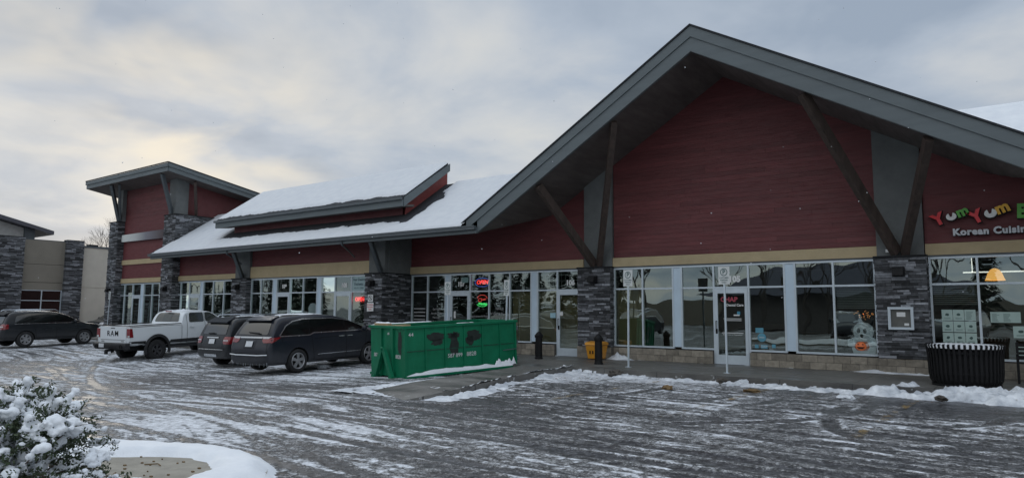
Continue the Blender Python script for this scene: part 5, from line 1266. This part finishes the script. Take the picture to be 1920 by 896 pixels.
ridge((-.03, DW, DH-.005), (DL*.55, DW, DH-.005), .08, .03, seed=6); ridge((1.6, 0, DH-.004), (2.2, 0, DH-.004), .06, .012, seed=5)
m.build('ledge_snow', M_snow, dp, smooth=True)
MB().box(.0, .12, .85, 1.60, DH-.05, DH+.06).box(.16, .9, 1.2, 1.5, DH-.2, DH-.02).build('timber_load', mat('raw_plywood', (.42, .30, .17), .8, var=.2, vscale=8, stretch=(8, 1, 1)), dp)
m = MB(); ridge((.0+.06, 1.6, DH+.058), (.06, .85, DH+.058), .12, .03, seed=8, n=20); m.build('board_snow', M_snow, dp, smooth=True)
m = MB(); rng = random.Random(2)
for i in range(26): x, y = rng.uniform(.3, DL-.4), rng.uniform(.2, DW-.2); a = rng.uniform(0, 3); m.beam((x, y, rng.uniform(.9, 1.25)), (x+.7*math.cos(a), y+.4*math.sin(a), rng.uniform(1.0, 1.34)), .15, .05)
m.build('debris', mat('dark_debris', (.05, .045, .04), .9), dp)
# ================================================================== street furniture
def parking_sign(x, y, zb, hgt, rotz, label, tilt=0.0, lines=('CUSTOMER', 'PARKING', 'ONLY')):
    r = root('parking_sign', (x, y, zb), label, 'sign', 'parking signs on posts in front of the shops'); r.rotation_euler = (0, tilt, rotz)
    m = MB(); m.prism([(-.022, -.01), (.022, -.01), (.022, .022), (.010, .022), (.010, .0), (-.010, .0), (-.010, .022), (-.022, .022)], 'z', 0, hgt+.02); m.box(-.07, .07, -.05, .05, 0, .012)
    m.build('post', M_alu, r)
    pn = MB().box(-.15, .15, -.016, -.012, hgt-.42, hgt+.03).build('sign_plate', mat('sign_white', (.60, .62, .61), .5, var=.04), r, bevel=.002)
    m = MB(); m.lathe([(.078, -.0185), (.096, -.0185)], 28, 'y', (0, 0, hgt-.11)); add_text(m, 'P', .15, (0, -.0185, hgt-.11), bold=.004)
    for i, l in enumerate(lines): add_text(m, l, .048, (0, -.0185, hgt-.255-i*.058), bold=.001)
    m.build('sign_print', mat('dark_green_ink', (.02, .08, .075), .5), pn); return r
parking_sign(-8.72, 17.2, 0, 2.62, R(-8), 'P parking sign on a post before the tan blind, right of the black bollards', R(.6))
parking_sign(-5.98, 17.15, 0, 2.62, R(-6), 'P parking sign on a post in front of the dental door 105', R(-.3))
parking_sign(-15.9, 17.9, -.02, 2.48, R(-5), 'P parking sign behind the dumpster, left of door 107', R(-1.5))
parking_sign(-12.0, 15.95, 0, 2.36, R(-24), 'P parking sign turned sideways behind the right end of the dumpster', R(2.5))
parking_sign(-40.9, 17.6, -.2, 2.62, R(-5), 'far P parking sign at the foot of the tower pillar', R(4))
ns = root('no_parking_sign', (-20.35, 18.34, 1.3), 'pair of small white and red no-parking signs on the corner stone pillar', 'sign', world=True)
MB().box(-20.50, -20.22, 18.33, 18.345, 1.82, 2.10).box(-20.54, -20.18, 18.33, 18.345, 1.46, 1.79).build('sign_plate', M_num, ns)
m = MB(); m.lathe([(.085, 18.324), (.105, 18.324)], 24, 'y', (-20.36, 0, 1.97)); m.beam((-20.43, 18.324, 2.03), (-20.29, 18.324, 1.91), .003, .02); add_text(m, 'P', .12, (-20.36, 18.325, 1.97)); m.build('black_print', M_black, ns)
m = MB(); add_text(m, 'NO PARKING', .058, (-20.36, 18.322, 1.71), bold=.001); add_text(m, 'TOW AWAY', .058, (-20.36, 18.322, 1.62), bold=.001); add_text(m, 'ZONE', .058, (-20.36, 18.322, 1.53), bold=.001); m.build('red_print', M_lr, ns)
def bollard(x, y, z, label):
    r = root('bollard', (x, y, z), label, 'bollard', 'black bollards on the walkway')
    m = MB(); m.lathe([(.125, 0), (.125, .04), (.112, .06), (.108, .66)], 24); m.build('shaft', M_black, r, smooth=False)
    m = MB(); m.lathe([(.108, .66), (.132, .675), (.135, .745), (.118, .76), (.06, .83), (.015, .86), (0, .865)], 24); m.build('cap', M_black, r, smooth=False); return r
bollard(-12.42, 18.3, 0, 'black bollard with a snowy foot, just right of the dumpster'); bollard(-9.88, 17.62, 0, 'black bollard standing in front of the yellow grit bin')
# grit bin
gbn = root('grit_bin', (-10.83, 19.2, 0), 'yellow plastic grit bin against the stone pillar', 'bin'); gbn.rotation_euler = (0, 0, R(4)); gbn.scale = (.80, 1, .95)
M_yb = mat('yellow_plastic', (.62, .27, .02), .45, var=.12, vscale=5)
m = MB(); m.add([(-.27, -.2, .03), (.27, -.2, .03), (.27, .2, .03), (-.27, .2, .03), (-.34, -.27, .47), (.34, -.27, .47), (.34, .25, .47), (-.34, .25, .47)], [(3, 2, 1, 0), (0, 1, 5, 4), (1, 2, 6, 5), (2, 3, 7, 6), (3, 0, 4, 7), (4, 5, 6, 7)]); m.build('tub', M_yb, gbn, bevel=.03)
m = MB(); m.prism([(-.30, .475), (.27, .475), (.27, .56), (.1, .60), (-.24, .57)], 'x', -.365, .365); m.build('lid', M_yb, gbn, bevel=.03)
m = MB(); 
for x in (-.17, -.05, .07): m.box(x, x+.05, -.245, -.235, .20, .30)
m.build('black_marks', M_black, gbn)
# round slatted litter enclosure
lb = root('litter_enclosure', (-1.02, 17.55, 0), 'round black slatted litter enclosure with snow caught between its flared tips', 'litter bin'); lb.scale = (.87, .87, .915)
m = MB(); nsl = 46
for k in range(nsl):
    a = 2*math.pi*k/nsl; ca, sa = math.cos(a), math.sin(a); tx, ty = -sa, ca; w_ = .027
    prof = [(.70, .05), (.755, .14), (.775, .30), (.79, .70), (.815, .86), (.835, .93), (.80, .955), (.74, .955)]
    vs = []
    for rr, z in prof:
        for d_, o_ in ((0, -w_), (0, w_), (-.012, w_), (-.012, -w_)): vs.append(((rr+d_)*ca+o_*tx, (rr+d_)*sa+o_*ty, z))
    fs = [(4*i+j, 4*i+(j+1) % 4, 4*i+4+(j+1) % 4, 4*i+4+j) for i in range(len(prof)-1) for j in range(4)]; m.add(vs, fs)
m.build('slat', M_black, lb)['kind'] = 'stuff'
m = MB(); m.lathe([(.76, .28), (.765, .33)], 48).lathe([(.775, .74), (.785, .79)], 48).lathe([(.66, .05), (.72, .05), (.72, .0), (.66, .0)], 48); m.build('hoop', M_black, lb)
m = MB(); m.lathe([(.66, .03), (.68, .88), (.64, .93), (.0, .93)], 40); m.build('liner', mat('dark_liner', (.008, .008, .009), .8), lb)
m = MB(); nn_ = 96; v = []; f = []
for i in range(nn_):
    a = 2*math.pi*i/nn_
    for rr, z in ((.800, .870), (.812, .925), (.785, .940), (.60, .945+.02*float(fbm(np.array(i*.15), np.array(4.), 3, 1))), (.3, .96), (0.02, .965)): v.append((rr*math.cos(a), rr*math.sin(a), z-.012))
for i in range(nn_):
    for j in range(5): f.append((i*6+j, ((i+1) % nn_)*6+j, ((i+1) % nn_)*6+j+1, i*6+j+1))
m.add(v, f); m.build('snow_cap', M_snow, lb, smooth=True)
# bench at the right edge (only its end shows)
bn = root('bench', (.65, 18.9, 0), 'black metal bench end beside the litter enclosure at the right edge', 'bench')
m = MB()
for i in range(5): m.box(-.8, .9, -.2+i*.09, -.14+i*.09, .43, .455)
m.build('seat', M_black, bn)
m = MB()
for i in range(4): m.box(-.8, .9, .27+i*.012, .285+i*.012, .52+i*.09, .58+i*.09)
m.build('backrest', M_black, bn)
for x in (-.8, .86): MB().box(x, x+.05, -.22, -.17, 0, .62).box(x, x+.05, .25, .31, 0, .88).box(x, x+.05, -.22, .3, .60, .64).box(x, x+.05, -.2, .28, .40, .43).build('leg', M_black, bn)
# clods of earth and leaf litter on the slush
M_leaf = mat('dead_leaf', (.17, .11, .05), .9, var=.5, vscale=30)
M_clod = mat('dirty_clod', (.08, .07, .06), .95, var=.4, bump=.5)
rng = random.Random(8)
def clod(x, y, s, label, mtl, zb=None, sq=.5):
    bm = bmesh.new(); bmesh.ops.create_icosphere(bm, subdivisions=3, radius=1)
    for v_ in bm.verts:
        n_ = mnoise.fractal(v_.co*1.7+Vector((x*3, y*3, 0)), .9, 2, 4); v_.co *= s*(1+.55*n_); v_.co.z *= sq
    me = bpy.data.meshes.new('clod'); bm.to_mesh(me); bm.free(); me.materials.append(mtl)
    o = bpy.data.objects.new('clod', me); COL.objects.link(o); o.location = (x, y, (float(gz(x, y)) if zb is None else zb)+s*sq*.4)
    return tag(o, label, 'clod')
clod(-6.13, 13.89, .12, 'small brown clod on the ice in line with the dental door', M_leaf)
clod(-4.6, 14.6, .17, 'flat heap of wet leaves on the slush at the end of the middle stall line', M_leaf, sq=.28)
clod(-8.35, 15.75, .17, 'dark clod poking from the snow bank near the left parking sign', M_clod, .0-.08)
clod(-5.55, 15.55, .12, 'black clod in the snow bank below the dental door sign', M_clod, -.05)
clod(-2.8, 14.55, .16, 'dirty snow chunk on the wet asphalt near the right stall line', M_snowd)
clod(-1.3, 15.25, .10, 'dark frozen lump at the foot of the snow in front of the litter enclosure', M_clod, -.08)
clod(-18.4, 14.6, .25, 'dirty ice lump fallen from the minivan near its sill', M_snowd, sq=.35)
m = MB()
rng = random.Random(21)
for i in range(260):
    if i < 150: x, y = rng.uniform(-10, -8.1), rng.uniform(14, 16.8)
    else: x, y = rng.uniform(-8, 2), rng.gauss(15.1, .5)
    a = rng.uniform(0, 6.28); s = rng.uniform(.012, .035); z = float(gz(x, y))+.02 if y < 14.9 else float(bank(np.array([x]), np.array([y]))[0])+.008
    m.add([(x+s*math.cos(a+q), y+s*math.sin(a+q), z+rng.uniform(0, .01)) for q in (0, 1.9, 4.1)], [(0, 1, 2)])
tag(m.build('leaf_litter', M_leaf), 'scattered dead leaves and grit on the slush', None, kind='stuff')
m = MB()
for i in range(24):
    x, y = rng.uniform(-7.4, -6.1), rng.uniform(3.0, 3.8); s = rng.uniform(.006, .016); a = rng.uniform(0, 6.28)
    m.box(x-s, x+s, y-s*.7, y+s*.7, -.006, .006)
m.tube([(-6.95, 3.42, .004), (-6.85, 3.50, .01), (-6.78, 3.49, .004)], .006, 5)
tag(m.build('twig_litter', M_leaf), 'twigs and seeds on the bare concrete of the island', None, kind='stuff')
# ================================================================== snow-laden shrub in the foreground
sh = root('snowy_shrub', (-6.18, 1.98, 0), 'low evergreen shrub buried in clumps of snow at the lower left', 'shrub')
rng = random.Random(4); BR = []
m = MB(); CX = Vector((0, 0, 0))
def env(d):
    """distance of the crown surface along a direction"""
    a = math.atan2(d.y, d.x); e = .86+.16*math.sin(a*3+1)+.09*math.sin(a*7+2); return Vector((d.x*e, d.y*e, d.z*.98))
for i in range(190):
    az = rng.uniform(0, 2*math.pi); el = rng.uniform(.08, 1.4); d = Vector((math.cos(az)*math.cos(el), math.sin(az)*math.cos(el), math.sin(el)))
    tip = env(d)*rng.uniform(.80, 1.0); base = Vector((d.x*.12, d.y*.12, .02)); mid = base.lerp(tip, .5)+Vector((0, 0, .10))
    pts_ = [base, base.lerp(mid, .5)+Vector((0, 0, .03)), mid, mid.lerp(tip, .55)+Vector((0, 0, .02)), tip]
    BR.append(pts_); m.tube(pts_, [.009, .007, .005, .004, .002], 4, cap=False)
    for j in range(5):
        q = mid.lerp(tip, rng.uniform(0, 1)); e = q+Vector((rng.uniform(-.16, .16), rng.uniform(-.16, .16), rng.uniform(-.04, .09))); m.tube([q, e], [.003, .0015], 3, cap=False); BR.append([q, q.lerp(e, .3), q.lerp(e, .5), q.lerp(e, .8), e])
m.build('branch', mat('dark_twig', (.07, .042, .035), .9, var=.4), sh)
def leafset(n, name, mtl, filt, sz=(.010, .02)):
    m = MB()
    for i in range(n):
        b_ = rng.choice(BR); t_ = rng.uniform(.25, 1.02); k = min(3, int(t_*4)); q = b_[k].lerp(b_[min(k+1, 4)], t_*4-k)+Vector((rng.gauss(0, .018), rng.gauss(0, .018), rng.gauss(0, .015)))
        if not filt(q): continue
        s = rng.uniform(*sz); u = Vector((rng.gauss(0, 1), rng.gauss(0, 1), rng.gauss(0, 1))).normalized(); w_ = u.orthogonal().normalized(); w2 = u.cross(w_)
        m.add([tuple(q-u*s), tuple(q+w_*s*.45+w2*s*.15), tuple(q+u*s), tuple(q-w_*s*.45+w2*s*.15)], [(0, 1, 2, 3)])
    return m.build(name, mtl, sh)
# right-hand (image) side stays green, the left side is greyer and more bare
isg = lambda q: (q.x*rgt.x+q.y*rgt.y) > -.28 or rng.random() < .25
l1 = leafset(36000, 'leaf', mat('dark_evergreen_leaf', (.040, .062, .025), .55, var=.5, vscale=30), isg); l1['kind'] = 'stuff'
l2 = leafset(14000, 'dry_leaf', mat('grey_brown_leaf', (.11, .085, .075), .8, var=.4, vscale=30), lambda q: not isg(q)); l2['kind'] = 'stuff'
# snow lies along the upper side of the branches, merged into one lumpy skin
rng = random.Random(15)
_b = bmesh.new(); bmesh.ops.create_icosphere(_b, subdivisions=2, radius=1); _b.verts.ensure_lookup_table()
SV = [v_.co.copy() for v_ in _b.verts]; SF = [tuple(v_.index for v_ in f_.verts) for f_ in _b.faces]; _b.free()
sv, sf_ = [], []
def blob(p, s, fl=.6):
    k = len(sv); ax, ay = s*rng.uniform(.8, 1.3), s*rng.uniform(.8, 1.3)
    sv.extend((p.x+v_.x*ax, p.y+v_.y*ay, p.z+v_.z*s*fl) for v_ in SV); sf_.extend(tuple(i+k for i in f_) for f_ in SF)
for bi, pts_ in enumerate(BR):
    main = bi % 6 == 0
    if rng.random() > (.85 if main else .55): continue
    L_ = sum((pts_[i+1]-pts_[i]).length for i in range(4)); nstep = max(2, int(L_/.022)); ph = rng.uniform(0, 50); big = rng.uniform(.7, 1.35)
    for j in range(nstep+1):
        t_ = (.30 if main else .2)+(.72 if main else .8)*j/nstep; k = min(3, int(t_*4)); q = pts_[k].lerp(pts_[k+1], min(1.1, t_*4-k))
        n_ = float(fbm(np.array(t_*6+ph), np.array(ph), 3, 1.3)); r_ = (.034 if main else .017)*big*max(0, n_*2.0-.30)
        if r_ < .006: continue
        blob(q+Vector((rng.gauss(0, .006), rng.gauss(0, .006), r_*.45)), r_, rng.uniform(.6, .85))
def heap(az, el, n, spread, s):
    d = Vector((math.cos(az)*math.cos(el), math.sin(az)*math.cos(el), math.sin(el))); c = env(d)*.93
    t1 = Vector((-math.sin(az), math.cos(az), 0)); t2 = d.cross(t1)*-1
    for i in range(n):
        a_, b_ = rng.gauss(0, spread), rng.gauss(0, spread*.7); blob(c+t1*a_+t2*b_*.7+Vector((0, 0, -abs(b_)*.35-abs(a_)*.2)), s*rng.uniform(.5, 1.15), rng.uniform(.5, .8))
for az, el, n, sp, s in ((4.6, 1.0, 60, .075, .035), (5.2, .8, 44, .07, .034), (4.2, .45, 70, .075, .038), (5.6, .4, 36, .07, .03), (3.6, .8, 46, .09, .036), (0.2, .9, 50, .08, .036), (5.0, 1.35, 70, .09, .038), (3.3, .3, 40, .08, .034), (0.6, .5, 30, .08, .03), (4.9, .25, 50, .08, .034), (5.4, 1.15, 50, .07, .034)): heap(az, el, n, sp, s)
for i in range(26): a = rng.uniform(0, 6.28); blob(Vector((math.cos(a)*rng.uniform(.75, 1.0), math.sin(a)*rng.uniform(.75, 1.0), .04)), rng.uniform(.12, .2), .45)
me = bpy.data.meshes.new('sn'); me.from_pydata(sv, [], sf_); o = bpy.data.objects.new('sn', me); COL.objects.link(o)
rm = o.modifiers.new('r', 'REMESH'); rm.mode = 'VOXEL'; rm.voxel_size = .0095
ss = o.modifiers.new('s', 'SMOOTH'); ss.iterations = 5; ss.factor = .5
me2 = evaluated(o); bpy.data.objects.remove(o)
co = np.empty(len(me2.vertices)*3); me2.vertices.foreach_get('co', co); co = co.reshape(-1, 3); nr = np.empty(len(me2.vertices)*3); me2.vertices.foreach_get('normal', nr); nr = nr.reshape(-1, 3)
dsp = np.array([.020*mnoise.fractal(Vector(p)*11, .8, 2, 3)+.010*mnoise.noise(Vector(p)*42) for p in co]); co += nr*dsp[:, None]; me2.vertices.foreach_set('co', co.reshape(-1))
so_ = obj_from_mesh('snow_clump', me2, M_snow, sh); so_['kind'] = 'stuff'
# ================================================================== grey office building across the lane
ob = root('office_building', (-52.6, 19, -.5), 'grey-brown panelled building with stone pillars and a sloping roof at the far left', 'building', world=True)
M_pan = mat('taupe_panel', (.22, .20, .165), .7, var=.08, vscale=1); M_cream = mat('cream_stucco', (.56, .52, .45), .85, var=.06, vscale=1.5, bump=.2, bscale=60); M_offw = mat('off_white_siding', (.45, .45, .44), .7)
def side_stone(y0, y1, z0, z1, x=-52.3):
    mb = MB(); z = z0
    while z < z1:
        h = min(random.uniform(.05, .10), z1-z); a = y0
        while a < y1-.01:
            b = min(a+random.uniform(.2, .6), y1); mb.box(x-.3, x+random.uniform(0, .05), a+.003, b-.003, z+.004, z+h-.004, random.choice([.3, .5, .8, 1, 1.3, 1.9, 2.8])); a = b
        z += h
    o = mb.build('stone_pillar', M_stone, ob); MB().box(x-.6, x-.02, y0+.02, y1-.02, z0, z1+.04).build('pillar_core', M_stonecore, o)
side_stone(15.3, 17.15, -.6, 6.1); side_stone(19.62, 20.7, -.6, 6.12); side_stone(11.5, 13.0, -.6, 6.1)
m = MB(); m.box(-56, -52.6, 17.1, 19.65, 2.72, 3.2).box(-56, -52.58, 17.1, 19.65, 3.22, 4.4).box(-56, -52.58, 17.1, 19.65, 4.42, 6.0).box(-56, -52.6, 12.9, 15.4, 2.7, 6.0); m.build('wall_panel', M_pan, ob)
MB().box(-60, -52.65, 12, 19.7, 6.0, 6.06).build('parapet_cap', M_gutter, ob)
m = MB(); m.box(-70, -52.6, 20.6, 27, 2.96, 5.74).box(-70, -52.6, 20.6, 27, -.6, 2.92).box(-70, -52.63, 20.6, 27, 2.9, 2.98); m.build('stucco_wall', M_cream, ob)
MB().box(-70, -52.55, 20.6, 27.1, 5.74, 5.86).build('parapet_cap', M_gutter, ob)
m = MB(); wf = -52.56
for y in (17.2, 18.4, 19.57): m.box(wf-.05, wf, y-.03, y+.03, -.2, 2.7)
for z in (-.2, 2.0, 2.67): m.box(wf-.052, wf-.002, 17.2, 19.57, z-.025, z+.025)
wo_ = m.build('window', M_alu, ob); MB().quad((wf-.03, 17.2, -.2), (wf-.03, 19.57, -.2), (wf-.03, 19.57, 2.68), (wf-.03, 17.2, 2.68)).build('glass', M_cglass, wo_)
MB().box(-66, -53.4, 8, 17.9, 5.9, 7.6).build('upper_wall', M_offw, ob) if False else None
MB().prism([(8, 5.9), (17.3, 5.9), (17.3, 6.80), (8, 9.1)], 'x', -66, -53.2).build('upper_wall', M_offw, ob)
MB().box(-53.4, -53.0, 17.32, 17.9, 5.9, 6.9).build('roof_post', M_gutter, ob)
rfz = lambda y: 7.48-.255*(y-15.73)
MB().prism([(6, rfz(6)-.28), (18.85, rfz(18.85)-.25), (18.85, rfz(18.85)), (6, rfz(6))], 'x', -66, -52.5).build('roof', mat('dark_purple_grey_fascia', (.075, .075, .09), .5), ob)
MB().box(-54, -53.5, 21.5, 22.1, 5.86, 6.05).build('roof_vent', M_black, ob)
# ================================================================== trees
def bare_tree(name, loc, h, seed, label, group=None, lv=5, thick=.022):
    r = root(name, loc, label, 'tree', group); rg = random.Random(seed); trunk = MB(); lim = MB()
    def grow(mb, p, d, L, rad, k):
        if k == 0 or rad < .003: return
        q = p+d*L; mb.tube([p, p.lerp(q, .5)+Vector((rg.gauss(0, .03), rg.gauss(0, .03), 0))*L, q], [rad, rad*.85, rad*.65], 5, cap=False)
        for i in range(rg.randint(2, 3) if k < 6 else 3):
            nd = (d+Vector((rg.gauss(0, .38), rg.gauss(0, .38), rg.gauss(.12, .18)))).normalized(); grow(lim, q if i < 2 else p.lerp(q, rg.uniform(.5, .9)), nd, L*rg.uniform(.62, .85), rad*.62, k-1)
    grow(trunk, Vector((0, 0, 0)), Vector((0, 0, 1)), h*.3, h*thick, lv)
    trunk.build('trunk', mat('grey_bark', (.075, .065, .06), .9), r); lim.build('crown', mat('grey_bark', (.075, .065, .06), .9), r); return r
bare_tree('bare_tree', (-82, 33.9, -.5), 12.5, 9, 'thin leafless tree beyond the cream wall, left of the tower', lv=8, thick=.011)
def conifer(loc, h, seed, group):
    r = root('conifer', loc, 'dark conifer across the road, seen only as a reflection in the shop windows', 'tree', group); rg = random.Random(seed)
    m = MB(); m.tube([(0, 0, 0), (0, 0, h)], [h*.02, .01], 6); m.build('trunk', mat('grey_bark', (.075, .065, .06), .9), r)
    m = MB(); wd = h*.2
    for i in range(1500):
        t_ = rg.random()**.75; z = h*(.06+.94*t_); R_ = wd*(1-t_)*rg.uniform(.3, 1.08)*(1+.25*math.sin(z*9)); a = rg.uniform(0, 6.28); s = .16+.28*(1-t_); q = Vector((R_*math.cos(a), R_*math.sin(a), z-.2*R_))
        u = Vector((math.cos(a), math.sin(a), -.3)); w_ = Vector((-math.sin(a), math.cos(a), rg.uniform(-.3, .3)))
        m.add([tuple(q-w_*s*.5), tuple(q+u*s), tuple(q+w_*s*.5), tuple(q-u*s*.4+Vector((0, 0, s*.3)))], [(0, 1, 2, 3)])
    m.build('crown', mat('conifer_needles', (.022, .035, .022), .8, var=.5), r); return r
rng = random.Random(31); protos = [conifer((-44, -24, -.4), 8.5, 1, 'conifers behind the camera'), conifer((-58, -26, -.4), 10, 2, 'conifers behind the camera')]
for i, (x, y) in enumerate([(-50, -27), (-66, -25), (-74, -29), (-83, -26), (-92, -28), (-101, -25), (-112, -27), (-124, -26), (-38, -27), (-33, -23), (-136, -30), (-70, -34), (-96, -34), (-2.6, -33), (3.5, -36), (-118, -33)]):
    c = copy_tree(protos[i % 2]); c.location = (x, y, -.4); s = rng.uniform(.7, 1.15); c.scale = (s, s, s*rng.uniform(.8, 1.2)); c.rotation_euler = (0, 0, rng.uniform(0, 6))
for i in range(19):
    c = copy_tree(protos[i % 2]); c.location = (-36-i*(2.7 if i < 11 else 3.6), -19-rng.uniform(0, 2.5), -.4); s = rng.uniform(.75, 1.0); c.scale = (s*1.25, s*1.25, s); c.rotation_euler = (0, 0, rng.uniform(0, 6))
bt = bare_tree('bare_tree', (-30, -22, -.4), 9, 12, 'leafless tree behind the camera, seen only reflected in the windows', 'bare trees behind the camera')
for i, (x, y) in enumerate([(-29, -20), (-55, -22), (-78, -22), (-86, -21), (-105, -22), (1.5, -25), (-62, -20), (-26, -33), (-21, -31), (-15.5, -34), (-11, -30), (-6, -33), (-18, -36)]):
    c = copy_tree(bt); c.location = (x, y, -.4); c.rotation_euler = (0, 0, i*1.3)
hs = root('low_building', (-17, -45, -.4), 'low building with a snowy hipped roof, seen only as a reflection in the shop windows', 'building', world=True)
MB().box(-30, -4, -52, -44, -.4, 3.6).build('wall', mat('grey_brown_wall', (.14, .13, .13), .8), hs)
MB().add([(-32, -42, 3.4), (-2, -42, 3.4), (-2, -54, 3.4), (-32, -54, 3.4), (-24, -48, 7.2), (-10, -48, 7.2)], [(0, 1, 5, 4), (1, 2, 5), (2, 3, 4, 5), (3, 0, 4)]).build('roof', mat('slate_roof', (.09, .095, .125), .8), hs)
MB().box(-60, 30, -61, -60, -.4, 3.0).build('boundary_wall', M_pan, hs)
for k_, (src, x, y, a_) in enumerate([(van, -9, -9, 80), (van, -24, -11, 95), (van, -33, -12, 88), (van, -2.5, -8, 100), (van, -46, -12, 92)]):
    c = copy_tree(src); c.location = (x, y, -.2); c.rotation_euler = (0, 0, R(a_)); c['group'] = 'vehicles parked behind the camera'; c['label'] = 'dark vehicle parked behind the camera, seen only reflected in the shop windows'
# falling snow
rng = random.Random(77); bm = bmesh.new()
for i in range(70):
    d_ = (fwd+rgt*rng.uniform(-.7, .7)+up*rng.uniform(-.1, .35))*rng.uniform(3, 14); s = rng.uniform(.0022, .0042)*max(1, d_.length/6)
    bmesh.ops.create_icosphere(bm, subdivisions=1, radius=s, matrix=Matrix.Translation(Vector((0, 0, CAMZ))+d_))
me = bpy.data.meshes.new('falling_snowflakes'); bm.to_mesh(me); bm.free(); me.materials.append(M_snow); o = bpy.data.objects.new('falling_snowflakes', me); COL.objects.link(o); tag(o, 'sparse snowflakes drifting down', None, kind='stuff')
